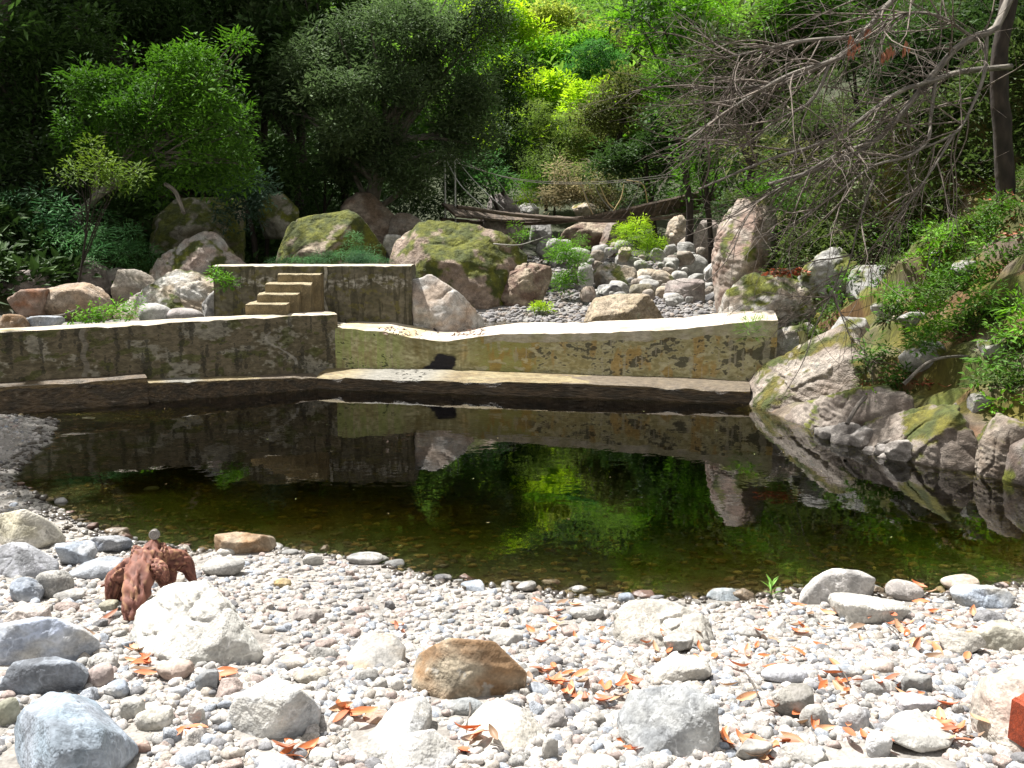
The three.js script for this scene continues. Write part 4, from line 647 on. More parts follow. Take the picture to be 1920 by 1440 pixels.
tree('valley_tree', 'slender cream tipped tree against the blue hill', [[1122, 55, 12, 24], [1150, 70, 14, 18]], 52, { col: G.yellow, ...broad, mat: M.leafThin });
tree('valley_tree', 'lime green tree below the wide bright one', [[1010, 170, 60, 40], [960, 150, 45, 40], [1045, 200, 45, 30]], 36, { col: G.bright, ...broad, mat: M.leafThin });
tree('valley_tree', 'feathery yellow-green tree over the stream', [[1010, 235, 55, 40], [1065, 250, 50, 38], [1040, 290, 50, 35]], 31, { col: [[0.13, 0.21, 0.03], [0.22, 0.30, 0.05]], ...feather, mat: M.leafThin });
tree('valley_tree', 'soft green bush tree above the footbridge', [[1010, 310, 50, 32], [1060, 330, 45, 28]], 29.5, { col: [[0.10, 0.17, 0.03], [0.17, 0.25, 0.05]], ...fine, mat: M.leafThin });
tree('valley_tree', 'pale olive tree high beside the blue hill', [[1205, 95, 55, 50], [1180, 140, 40, 35]], 46, { col: G.olive, ...fine, mat: M.leafThin, cs: 1.4 });
tree('valley_tree', 'dull olive tree behind the bare branches', [[1150, 215, 70, 60], [1190, 170, 50, 40]], 30, { col: G.olive, ...laurel });
tree('valley_tree', 'dark glossy tree at the far end of the footbridge', [[1215, 290, 65, 50], [1160, 300, 45, 40], [1250, 240, 50, 50]], 26, { col: G.dark, ...laurel });
tree('valley_tree', 'spreading bright green tree on the sunny slope', [[1290, 60, 75, 65], [1230, 30, 60, 40], [1310, 130, 60, 50]], 27, { col: G.vivid, ...laurel });
tree('valley_tree', 'glossy green tree hanging towards the valley', [[1255, 160, 50, 50], [1290, 210, 45, 45]], 22, { col: G.mid, ...laurel });
tree('valley_tree', 'light green shrubby tree beside the bridge post', [[905, 320, 38, 35], [930, 345, 26, 20]], 24.5, { col: [[0.05, 0.15, 0.03], [0.09, 0.24, 0.05]], ...laurel, cs: 0.9 });
tree('dry_bush', 'dry straw coloured bush beyond the footbridge', [[1075, 335, 55, 30], [1100, 370, 60, 22], [1060, 365, 40, 20]], 28.5, { col: G.dry, ...feather, mat: M.leafThin, category: 'bush', dens: 0.8 });
tree('overhanging_tree', 'dark leafy spray of a tree hanging in from above', [[1190, 8, 45, 22], [1240, 0, 40, 24]], 13, { col: G.dark, ...laurel, foot: [1700, 300, 14], noTrunk: 1, dens: 0.7 });
// right bank trees
tree('slope_tree', 'olive green tree behind the tangle of bare branches', [[1400, 130, 110, 90], [1480, 60, 100, 70], [1350, 230, 80, 60]], 18, { col: [[0.05, 0.085, 0.018], [0.10, 0.15, 0.03]], ...laurel });
tree('slope_tree', 'mid green tree high above the bare branches', [[1560, 50, 110, 80], [1640, 100, 90, 70]], 17, { col: G.mid, ...laurel, dens: 0.8 });
tree('slope_tree', 'deep shaded tree at the top of the planted slope', [[1750, 90, 110, 100], [1680, 190, 80, 60], [1850, 60, 110, 90]], 15.5, { col: G.dark, ...laurel });
tree('slope_tree', 'broad dark tree on the slope with thick trunk', [[1900, 100, 90, 110], [1860, 230, 60, 40]], 13.6, { col: G.black, ...laurel, trunk: 0.22 });
tree('slope_tree', 'low olive shrub tree under the bare branches', [[1430, 300, 70, 40], [1520, 340, 70, 40]], 16, { col: G.olive, ...laurel, dens: 0.7 });
tree('canopy_tree', 'tall tree on the slope whose crown shades the bank', [[1980, -480, 200, 100, 0.6], [2150, -300, 180, 140, 1]], 11.6, { col: G.dark, ...broad, trunk: 0.2, foot: [1960, 330, 13], dens: 0.36, bark: M.barkDark });
tree('slope_tree', 'sunlit green tree filling the gap beside the cliff rock', [[1340, 300, 60, 40], [1300, 260, 50, 40]], 21, { col: G.mid, ...laurel, dens: 0.8 });

// shrubs and ferns
const shrub = (label, lobes, D, o) => tree('shrub', label, lobes, D, { noTrunk: 1, category: 'shrub', ...o });
shrub('leafy shrub rooted on top of the pinkish cliff rock', [[1430, 352, 44, 22], [1490, 392, 44, 26], [1520, 440, 34, 20]], 13.9, { col: G.mid, ...laurel, cs: 0.5 });
shrub('feathery blue-green shrubs on the bank above the dark boulders', [[60, 400, 90, 40], [150, 425, 80, 38], [20, 440, 60, 36]], 16.2, { col: G.teal, ...feather, cs: 0.7, dens: 0.7 });
shrub('feathery bright teal shrub beside the peaked outcrop', [[200, 455, 60, 34], [255, 480, 40, 26], [130, 470, 50, 30]], 15.6, { col: [[0.06, 0.19, 0.06], [0.12, 0.30, 0.09]], ...feather, cs: 0.5, dens: 0.8 });
shrub('grey-blue leaved shrub at the dark gap behind the outcrop', [[455, 350, 45, 34], [480, 390, 34, 30], [430, 400, 36, 30]], 17.2, { col: G.bluish, ...laurel, cs: 0.7 });
shrub('fern clump growing along the back of the upper wall', [[560, 492, 55, 6], [640, 484, 50, 10], [690, 488, 34, 8]], 14.3, { col: G.teal, ...feather, cs: 0.28, dens: 1.1 });
shrub('upright teal weed between the mossy boulders', [[665, 460, 16, 22], [700, 476, 18, 14]], 14.6, { col: G.teal, ...feather, cs: 0.3 });
shrub('vivid lime bush among the stream boulders', [[1195, 450, 36, 22], [1170, 440, 16, 18], [1205, 425, 14, 14], [1225, 465, 22, 14]], 20.2, { col: G.bright, ...feather, cs: 0.5, dens: 1.3 });
shrub('dark green bush growing beside the rapids', [[1062, 500, 28, 34], [1050, 470, 20, 18], [1080, 480, 18, 18], [1066, 530, 24, 14]], 17.6, { col: G.vivid, ...feather, cs: 0.5, dens: 1.2 });
shrub('small green bush under the footbridge', [[978, 432, 14, 18]], 22, { col: G.vivid, ...feather, cs: 0.5 });
shrub('yellow-green tuft behind the footbridge deck', [[995, 370, 18, 16]], 26, { col: G.bright, ...feather, cs: 0.6 });
shrub('little sprig above the dark green bush', [[1092, 452, 8, 10]], 21, { col: G.vivid, ...feather, cs: 0.4 });
shrub('lime moss cushion on the gravel bar', [[1005, 573, 16, 5], [1025, 577, 12, 4]], 16.2, { col: G.bright, clump: CL.small, cr: 0.1, cs: 0.8 });
shrub('weeds and grass on the terrace behind the wall', [[150, 596, 24, 9], [185, 590, 22, 12], [235, 580, 22, 14]], 12.3, { col: G.vivid, clump: CL.small, cr: 0.11, cs: 1 });
shrub('trailing weed on the upper wall end', [[410, 515, 14, 12], [424, 530, 12, 10]], 12.7, { col: G.vivid, clump: CL.small, cr: 0.11 });
shrub('green weed sprouting from the weir joint', [[1405, 622, 16, 10], [1425, 615, 12, 10]], 11.3, { col: G.vivid, clump: CL.grass, cr: 0.1 });
{ // leafy plants of the right slope
  const pl = [[1790, 600, 80, 30], [1850, 560, 60, 34], [1880, 690, 46, 34], [1875, 740, 30, 30], [1770, 640, 60, 24], [1700, 560, 60, 30], [1900, 610, 50, 40], [1810, 520, 70, 26], [1620, 520, 44, 20], [1560, 660, 26, 22], [1640, 660, 30, 24], [1480, 450, 40, 22], [1445, 490, 18, 10], [1540, 505, 24, 14], [1690, 440, 60, 26], [1800, 440, 60, 28], [1880, 470, 60, 34], [1570, 570, 26, 16], [1640, 755, 20, 10], [1700, 705, 40, 14], [1880, 400, 40, 30], [1740, 500, 50, 22], [1480, 520, 20, 10]];
  pl.forEach(([x, y, rx, ry], i) => { const p = hit(x, Math.min(y + ry, 800)); shrub('leafy green plant rooted in the mossy slope above the pool', [[x, y, rx, ry]], -p.z - 0.05, { group: 'plants of the mossy slope', col: i % 3 ? G.mid : G.vivid, clump: CL.small, cr: 0.11, cs: 1.1, dens: 0.55, category: 'plant' }); });
}
{ // undergrowth and the far wood: nobody could count them
  const r = rng(321), a = [], b = [], c = [], w = [];
  for (let i = 0; i < 5200; i++) { const D = 13 + 26 * r(), x = pw(XL, D) - 0.2 - r() * 9; if (fbm(x * 0.6, D * 0.6, 2, 2) > -0.1) a.push([V(x, H(x, -D) + 0.12, -D), 0.7 + r() * 0.8]); }
  for (let i = 0; i < 5200; i++) { const D = 13 + 26 * r(), x = pw(XR, D) + 0.4 + r() * 9; if (fbm(x * 0.6, D * 0.6, 7, 2) > -0.05) b.push([V(x, H(x, -D) + 0.12, -D), 0.6 + r() * 0.7]); }
  for (let i = 0; i < 3800; i++) { const D = 12.3 + 6 * r(), x = pw(XR, D) + 0.35 + r() * 4.5; if (fbm(x * 0.9, D * 0.9, 70, 2) > -0.16) b.push([V(x, H(x, -D) + 0.06, -D), 0.4 + r() * 0.5]); }
  for (let i = 0; i < 23000; i++) { const D = 4.5 + 12.2 * r(), x = pw(XR, D) + 0.5 + r() * 6.5; if (fbm(x * 1.3, D * 1.3, 9, 3) > 0.10 - 0.09 * Math.min(3, x - pw(XR, D) - 0.7)) c.push([V(x, H(x, -D) + 0.03, -D), 0.5 + r() * 0.7]); }
  for (let i = 0; i < 9000; i++) { const D = 40 + 180 * Math.pow(r(), 1.6), x = 3 + (r() - 0.5) * (30 + D * 1.1); const h = H(x, -D); w.push([V(x, h + 0.6 + r() * (1.5 + D * 0.03), -D), 0.9 + r() * (0.6 + D * 0.012)]); }
  const hill = w.filter(q => q[0].z < -95), wood = w.filter(q => q[0].z >= -95);
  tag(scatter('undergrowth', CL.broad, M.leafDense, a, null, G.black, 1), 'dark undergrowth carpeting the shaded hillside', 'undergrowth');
  tag(scatter('undergrowth', CL.laurel, M.leaf, b, null, [[0.05, 0.09, 0.02], [0.10, 0.15, 0.03]], 2), 'green undergrowth carpeting the sunnier slope', 'undergrowth');
  tag(scatter('ground_cover', CL.small, M.leaf, c, null, [[0.045, 0.09, 0.012], [0.10, 0.17, 0.018]], 3), 'low leafy ground cover on the mossy slope', 'ground cover');
  tag(scatter('forest', CL.far, M.leafThin, wood, null, [[0.09, 0.20, 0.03], [0.20, 0.36, 0.04]], 4), 'green wood filling the upper valley', 'forest');
  tag(scatter('forest', CL.far, M.leafDense, hill, null, [[0.018, 0.045, 0.040], [0.035, 0.075, 0.055]], 5), 'dark blue-green wooded hill closing the valley', 'forest');
}
// ---------------------------------------------------------------- footbridge
const metal = S({ color: new THREE.Color(0.55, 0.56, 0.57), metalness: 0.4, roughness: 0.5 }), wire = S({ color: new THREE.Color(0.26, 0.245, 0.22), roughness: 0.6, metalness: 0.3 }), cane = S({ color: new THREE.Color(0.42, 0.33, 0.16), roughness: 0.8 });
const plankMat = barkMat(0.17, 0.125, 0.09);
{
  const g = group('footbridge'), b0 = atD(850, 396, 22); g.position.copy(b0); tag(g, 'sagging weathered plank footbridge on cables over the rocky stream', 'bridge');
  const K = [[842, 392, 21.6, 0.5], [880, 396, 22, 0.42], [930, 402, 22.5, 0.3], [1000, 406, 23, 0.1], [1080, 406, 23.4, -0.25], [1180, 397, 23.8, -0.6], [1260, 384, 24.2, -0.75], [1352, 364, 24.6, -0.8]];
  const cv = new THREE.CatmullRomCurve3(K.map(([x, y, D]) => atD(x, y, D))), N = 44, roll = (t) => pw(K.map((k, i) => [i / (K.length - 1), k[3]]), t);
  for (let i = 0; i < N; i++) {                                           // the boards of the deck
    const t0 = i / N, t1 = (i + 0.93) / N, pos = [], idx = [];
    for (const t of [t0, t1]) { const c = cv.getPointAt(Math.min(1, t)), tg = cv.getTangentAt(Math.min(1, t)), side = V(-tg.z, 0, tg.x).normalize(), up = V().crossVectors(side, tg).normalize(); if (up.y < 0) up.negate(); if (side.z < 0) side.negate(); const a = roll(t), s2 = side.clone().multiplyScalar(Math.cos(a)).addScaledVector(up, -Math.sin(a)), u2 = up.clone().multiplyScalar(Math.cos(a)).addScaledVector(side, Math.sin(a)); for (const [w, h] of [[-0.3, 0], [0.3, 0], [0.3, -0.05], [-0.3, -0.05]]) { const q = c.clone().addScaledVector(s2, w).addScaledVector(u2, h - 0.004 * (i % 3)).sub(b0); pos.push(q.x, q.y, q.z); } }
    for (let j = 0; j < 4; j++) { const k = (j + 1) % 4; idx.push(j, k, j + 4, k, k + 4, j + 4); } idx.push(0, 2, 1, 0, 3, 2, 4, 5, 6, 4, 6, 7);
    let q = new THREE.BufferGeometry(); q.setAttribute('position', new THREE.Float32BufferAttribute(pos, 3)); q.setIndex(idx); q = q.toNonIndexed(); q.computeVertexNormals(); const uv = []; for (let j = 0; j < q.attributes.position.count; j++) uv.push(q.attributes.position.getX(j) * 0.8, q.attributes.position.getZ(j) + q.attributes.position.getY(j)); q.setAttribute('uv', new THREE.Float32BufferAttribute(uv, 2));
    add('plank', q, plankMat, g);
  }
  const line = (pts, r, name, mat = wire, seg = 16) => add(name, tube(pts.map(([x, y, D]) => atD(x, y, D).sub(b0)), r, r, 5, seg), mat, g);
  for (const s of [-0.28, 0.28]) { const pts = []; for (let i = 0; i <= 12; i++) { const t = i / 12, c = cv.getPointAt(t), tg = cv.getTangentAt(t), sd = V(-tg.z, 0, tg.x).normalize(); pts.push(c.addScaledVector(sd, s).add(V(0, -0.09 + s * Math.sin(roll(t)), 0)).sub(b0)); } add('beam', tube(pts, 0.045, 0.045, 6, 24), plankMat, g); }
  line([[852, 294, 22], [900, 318, 22.3], [985, 340, 22.8], [1090, 345, 23.3], [1200, 338, 23.8], [1345, 318, 24.5]], 0.008, 'hand_cable');
  line([[838, 300, 22.6], [960, 334, 23.2], [1090, 342, 23.8], [1200, 334, 24.3], [1345, 312, 25]], 0.008, 'hand_cable');
  line([[836, 298, 22], [862, 345, 22], [915, 396, 22.2]], 0.013, 'stay_cable', metal); line([[853, 295, 22.1], [890, 340, 22.3], [945, 392, 22.6]], 0.009, 'stay_cable', metal);
  for (const [a, b, c, d, e, f] of [[960, 336, 985, 365, 1005, 400], [1088, 345, 1100, 370, 1112, 400], [1200, 337, 1192, 365, 1175, 394], [1115, 345, 1125, 368, 1150, 398], [925, 330, 940, 348, 955, 372]]) line([[a, b, 23], [c, d, 23.1], [e, f, 23.2]], 0.009, 'hanger', wire, 6);
  for (const p of [[[1170, 345, 23.6], [1165, 370, 23.6], [1150, 396, 23.6]], [[1175, 338, 23.8], [1205, 345, 23.9], [1215, 385, 24]], [[1090, 345, 23.5], [1098, 372, 23.5], [1112, 402, 23.5]], [[1125, 350, 23.6], [1140, 380, 23.6], [1150, 390, 23.6]]]) line(p, 0.014, 'cane_brace', cane, 8);
  // post frame at the near end
  for (const x of [834, 853]) { const t = atD(x, 292, 22), h = H(t.x, t.z); add('post', tube([t.clone().sub(b0), V(t.x, lerp(t.y, h, 0.5), t.z).sub(b0), V(t.x, h - 0.1, t.z).sub(b0)], 0.02, 0.02, 8, 4), metal, g); }
  line([[830, 293, 22], [842, 292, 22], [854, 292, 22]], 0.03, 'crossbar', metal, 4);
}
tag(add('rope', tube([[925, 457, 17.2], [960, 460, 17.2], [1000, 452, 18.5], [1035, 438, 20]].map(([x, y, D]) => atD(x, y, D)), 0.012, 0.012, 5, 20), wire), 'thin grey rope strung from the mossy boulder across the rapids', 'rope');
tag(add('fallen_branch', tube([[310, 345, 15.6], [328, 358, 15.5], [338, 382, 15.4], [345, 400, 15.3]].map(([x, y, D]) => atD(x, y, D)), 0.035, 0.03, 7, 12, 0.3), M.barkPale), 'bleached bent branch leaning on the shaded mossy boulder', 'branch');
tag(add('fallen_branch', tube([[95, 594, 12.2], [120, 590, 12.2], [146, 580, 12.25]].map(([x, y, D]) => atD(x, y, D)), 0.02, 0.015, 6, 8), M.barkGrey), 'short grey stick lying before the flat-topped tan boulder', 'branch');
tag(add('fallen_branch', tube([[803, 608, 12.9], [812, 615, 12.8], [822, 624, 12.6]].map(([x, y, D]) => atD(x, y, D)), 0.012, 0.015, 6, 6), M.barkDark), 'dark stick caught on the weir notch', 'branch');
tag(add('fallen_branch', tube([[1640, 838, 8.5], [1720, 802, 8.45], [1770, 775, 8.5], [1850, 710, 9]].map(([x, y, D]) => atD(x, y, D - 0.25)), 0.012, 0.02, 6, 14), M.barkPale), 'long thin pale branch sloping across the mossy ledge', 'branch');
tag(add('fallen_branch', tube([[1588, 795, 8.9], [1605, 765, 9], [1622, 745, 9.1]].map(([x, y, D]) => atD(x, y, D - 0.2)), 0.02, 0.022, 6, 6), M.barkPale), 'short broken branch stub standing on the ledge', 'branch');
tag(add('fallen_branch', tube([[1695, 720, 9], [1740, 680, 9], [1790, 668, 9.1], [1860, 672, 9.1]].map(([x, y, D]) => atD(x, y, D - 0.3)), 0.018, 0.012, 6, 14), M.barkGrey), 'curved grey branch crossing the planted slope', 'branch');

// ---------------------------------------------------------------- the bare tree over the right bank
{
  const r = rng(2024), bD = 10.6, root = atD(1890, 330, 11.2); root.y = H(root.x, root.z) - 0.1;
  const g = group('bare_tree', root); tag(g, 'leafless tree with a tangle of drooping pale branches over the right rocks'.replace('right ', ''), 'tree');
  const tr = [root, atD(1880, 250, 11.1), atD(1872, 120, 11), atD(1895, -20, 10.9), atD(1900, -160, 10.8)].map(p => p.clone().sub(root)); add('trunk', tube(tr, 0.11, 0.07, 9, 16, 0.3), M.barkDark, g);
  const limbs = [
    [[1900, -20, 10.8], [1862, 60, 10.5], [1848, 62, 10.4], [1800, 85, 10.2], [1750, 140, 10], [1640, 265, 9.6], [1540, 315, 9.2], [1440, 345, 9], 0.06],
    [[1898, -60, 10.8], [1700, -20, 10.2], [1620, 60, 10], [1580, 105, 9.8], [1480, 140, 9.6], [1400, 185, 9.4], [1290, 260, 9.2], 0.055],
    [[1600, 70, 9.9], [1500, 78, 9.9], [1420, 96, 9.8], [1340, 112, 9.7], 0.03],
    [[1595, 90, 9.9], [1540, 125, 9.9], [1430, 160, 9.8], [1300, 165, 9.7], 0.03],
    [[1830, 75, 10.3], [1760, 30, 10.1], [1700, 25, 10], [1660, 45, 9.8], 0.025],
    [[1895, 125, 10.9], [1800, 135, 10.3], [1740, 155, 9.9], [1690, 170, 9.7], [1560, 260, 9.5], [1440, 300, 9.3], [1310, 355, 9.2], 0.045],
    [[1755, 145, 10], [1745, 220, 9.8], [1740, 265, 9.6], [1700, 295, 9.4], [1640, 310, 9.3], [1560, 370, 9.1], [1440, 450, 9], 0.026, 14],
    [[1850, 70, 10.4], [1845, 140, 10.2], [1815, 215, 9.9], [1790, 250, 9.7], [1690, 290, 9.5], [1600, 300, 9.3], 0.028],
    [[1560, 110, 9.8], [1520, 190, 9.5], [1450, 230, 9.4], [1370, 300, 9.3], 0.025],
    [[1640, 265, 9.6], [1570, 290, 9.3], [1500, 330, 9.1], [1400, 390, 9.0], 0.025],
    [[1790, 250, 9.7], [1740, 330, 9.4], [1690, 400, 9.2], [1650, 450, 9.1], 0.018, 9],
    [[1580, 500, 9.4], [1555, 560, 9.2], [1530, 610, 9.1], [1505, 680, 9], [1470, 740, 9], 0.012, 3],
    [[1640, 330, 9.5], [1610, 420, 9.3], [1590, 500, 9.3], [1560, 560, 9.2], 0.018, 6],
  ];
  const tw = [], curves = [];
  limbs.forEach((l) => { let cnt = 21, R = l.pop(); if (R >= 1) { cnt = R; R = l.pop(); } const  pts = l.map(([x, y, D]) => atD(x, y, D).sub(root)); add('branch', tube(pts, R * 0.78, R * 0.22, 7, 22, 0.2), M.barkGrey, g); curves.push([new THREE.CatmullRomCurve3(pts), R, cnt]); });
  const sub = [];
  for (const [cv, R, cnt] of curves) for (let i = 0; i < cnt; i++) {
    const t = 0.2 + 0.8 * r(), s = cv.getPointAt(t), tg = cv.getTangentAt(t), L = 0.35 + r() * 0.95, pts = [s]; let d = tg.clone().multiplyScalar(0.55).add(V((r() - 0.6) * 1.1, (r() - 0.5) * 1.4, (r() - 0.5) * 1.3)).normalize();
    for (let k = 0; k < 4; k++) { d.add(V((r() - 0.58) * 0.75, -0.04 + (r() - 0.55) * 0.7, (r() - 0.5) * 0.6)).normalize(); pts.push(pts[k].clone().addScaledVector(d, L / 4)); }
    { const e = pts[4].clone().add(root), X = 960 + e.x / -e.z * F, Y = HORIZON - (e.y - EYE) / -e.z * F; if (X < 1420 && Y > 300 && r() < 0.8) continue; }
    tw.push(tube(pts, 0.007 + R * 0.08, 0.0025, 4, 7)); sub.push(new THREE.CatmullRomCurve3(pts));
  }
  for (const cv of sub) for (let i = 0; i < 7; i++) {
    const s = cv.getPointAt(0.15 + 0.85 * r()), pts = [s], L = 0.2 + r() * 0.55; let d = cv.getTangentAt(r()).multiplyScalar(0.7).add(V((r() - 0.58) * 1.5, (r() - 0.5) * 1.6, (r() - 0.5) * 1.2)).normalize();
    for (let k = 0; k < 3; k++) { d.add(V((r() - 0.55) * 0.9, -0.06 + (r() - 0.5) * 0.8, (r() - 0.5) * 0.6)).normalize(); pts.push(pts[k].clone().addScaledVector(d, L / 3)); }
    tw.push(tube(pts, 0.0036, 0.0018, 3, 5));
  }
  const t = add('twigs', mergeGeometries(tw), M.twig, g); t.userData.kind = 'stuff';
  // withered leaves still hanging
  const out = []; for (const [x, y] of [[1600, 70], [1605, 78], [1595, 88], [1625, 55], [1660, 92], [1675, 88], [1690, 85], [1700, 78], [1655, 98]]) for (let i = 0; i < 4; i++) leafGeo(out, atD(x + (r() - 0.5) * 14, y + (r() - 0.5) * 14, 9.8).sub(root), V((r() - 0.5) * 0.5, -1, (r() - 0.5) * 0.5).normalize(), V(r() - 0.5, 0.2, 1).normalize(), 0.1, 0.035);
  const lg = new THREE.BufferGeometry(); lg.setAttribute('position', new THREE.Float32BufferAttribute(out, 3)); lg.computeVertexNormals(); const lm = add('leaves', lg, S({ color: new THREE.Color(0.32, 0.13, 0.07), roughness: 0.8, side: THREE.DoubleSide }), g); lm.userData.label = 'withered red-brown leaves';
}
// ---------------------------------------------------------------- driftwood stump
{
  const gp = hit(245, 1168), D = -gp.z, root = V(gp.x, gp.y, gp.z); const w = (x, y, d = 0) => atD(x, y, D + d).sub(root);
  const limbs = [
    [[w(247, 1170, -0.02), w(250, 1130, 0.04), w(262, 1085, 0.15), w(280, 1046, 0.26), w(290, 1010, 0.32)], [0.040, 0.052, 0.066, 0.072, 0.012]],
    [[w(290, 1048, 0.3), w(246, 1068, 0.28), w(216, 1088, 0.28), w(205, 1130, 0.24)], [0.06, 0.055, 0.045, 0.018]], [[w(272, 1058, 0.3), w(234, 1082, 0.32), w(224, 1126, 0.3)], [0.05, 0.045, 0.02]],
    [[w(272, 1052, 0.3), w(318, 1048, 0.36), w(346, 1058, 0.4), w(365, 1094, 0.38)], [0.062, 0.055, 0.043, 0.014]], [[w(266, 1052, 0.26), w(258, 1038, 0.28), w(252, 1024, 0.3)], [0.05, 0.036, 0.012]], [[w(292, 1050, 0.28), w(302, 1034, 0.3), w(306, 1018, 0.33)], [0.05, 0.034, 0.012]],
    [[w(335, 1056, 0.4), w(343, 1044, 0.42), w(349, 1030, 0.43)], [0.034, 0.022, 0.006]], [[w(284, 1050, 0.3), w(308, 1074, 0.4), w(318, 1114, 0.42)], [0.06, 0.05, 0.025]], [[w(240, 1074, 0.28), w(214, 1090, 0.32), w(188, 1100, 0.36)], [0.018, 0.012, 0.004]], [[w(286, 1062, 0.2), w(304, 1074, 0.16), w(310, 1092, 0.15)], [0.045, 0.035, 0.012]],
  ];
  const parts = limbs.map(([pts, rad], li) => {                            // each root a grooved, tapering limb
    const cv = new THREE.CatmullRomCurve3(pts), N = 40, Q = 30, fr = cv.computeFrenetFrames(N, false), pos = [], uv = [], col = [], idx = [], tab = rad.map((v, i) => [i / (rad.length - 1), v]);
    for (let i = 0; i <= N; i++) for (let j = 0; j <= Q; j++) {
      const t = i / N, an = j % Q / Q * 6.2832, ca = Math.cos(an), sa = Math.sin(an), c = cv.getPoint(t), tw = t * 1.2;
      const gr = Math.abs(noise(Math.cos(an + tw) * 3.2, Math.sin(an + tw) * 3.2, t * 1.6 + li * 5)), kn = fbm(c.x * 14 + ca, c.y * 14, c.z * 14 + sa, 3), fine = noise(Math.cos(an + tw) * 9, Math.sin(an + tw) * 9, t * 3 + li);
      const R = pw(tab, t) * (i === 0 || i === N ? 0.25 : 1) * (1 - 0.32 * Math.pow(1 - Math.min(1, gr * 3.2), 2) + 0.5 * kn + 0.09 * fine), q = c.addScaledVector(fr.normals[i], ca * R).addScaledVector(fr.binormals[i], sa * R);
      pos.push(q.x, q.y, q.z); uv.push(j / Q * 0.6, t * 0.8 + li * 0.3);
      let cc = mixc([0.11, 0.036, 0.026], [0.21, 0.085, 0.055], clamp(0.45 + kn * 2 + fine * 0.6)); if (gr > 0.30 && fine > 0.05) cc = mixc(cc, [0.40, 0.23, 0.12], 0.6); if (gr < 0.06) cc = mixc(cc, [0.05, 0.02, 0.015], 0.6); col.push(...cc);
    }
    for (let i = 0; i < N; i++) for (let j = 0; j < Q; j++) { const s0 = i * (Q + 1) + j, s1 = s0 + Q + 1; idx.push(s0, s0 + 1, s1, s1, s0 + 1, s1 + 1); }
    const q = new THREE.BufferGeometry(); q.setAttribute('position', new THREE.Float32BufferAttribute(pos, 3)); q.setAttribute('uv', new THREE.Float32BufferAttribute(uv, 2)); q.setAttribute('color', new THREE.Float32BufferAttribute(col, 3)); q.setIndex(idx); q.computeVertexNormals(); return q;
  });
  const g = mergeGeometries(parts);
  const o = group('driftwood_stump', root); tag(o, 'red-brown driftwood stump with splayed roots standing on the pebbles', 'driftwood');
  add('stump', g, S({ vertexColors: true, bumpMap: barkMap, bumpScale: 0.006, roughness: 0.75 }), o);
  const kn = rockGeo(randPlanes(rng(4), V(0.03, 0.028, 0.022), 20, 0.9, 1), { detail: 6, p: 6, size: 0.028, col: [0.13, 0.12, 0.11], col2: [0.2, 0.19, 0.18] }), tr = [kn]; const k = add('knot', kn, stoneMat, o); k.position.copy(w(290, 1001, 0.32)); k.scale.setScalar(0.85); k.userData.label = 'small grey ringed knot on the tip';
  for (const R of [0.012, 0.022]) { const t = add('ring', new THREE.TorusGeometry(R, 0.004, 6, 18), S({ color: new THREE.Color(0.26, 0.25, 0.23), roughness: 0.8 }), k); t.position.z = 0.018; t.rotation.x = -0.2; }
  taken.push([root.x + 0.1, root.z - 0.2, 0.2]);
}
{ // red block leaning on the cream boulder
  const p = onY(1940, 1345, H(hit(1900, 1420).x, hit(1900, 1420).z) + 0.12), g = group('clay_block', p); tag(g, 'orange-red hollow clay block leaning against the big cream boulder', 'block'); g.rotation.set(0.15, 0.5, 0.1); g.scale.setScalar(0.85);
  const red = S({ color: new THREE.Color(0.42, 0.065, 0.018), map: stoneMap, bumpMap: stoneBump, bumpScale: 0.006, roughness: 0.6 }), bx = (n, x, y, z, a, b, c) => { const m = add(n, new THREE.BoxGeometry(x, y, z, 2, 2, 2), red, g); m.position.set(a, b, c); };
  bx('side_panel', 0.022, 0.17, 0.09, -0.065, 0, 0); bx('side_panel', 0.022, 0.17, 0.09, 0.065, 0, 0); bx('end_panel', 0.104, 0.022, 0.088, 0, 0.072, 0); bx('end_panel', 0.104, 0.022, 0.088, 0, -0.072, 0); bx('web', 0.106, 0.12, 0.03, 0, 0, -0.02);
}
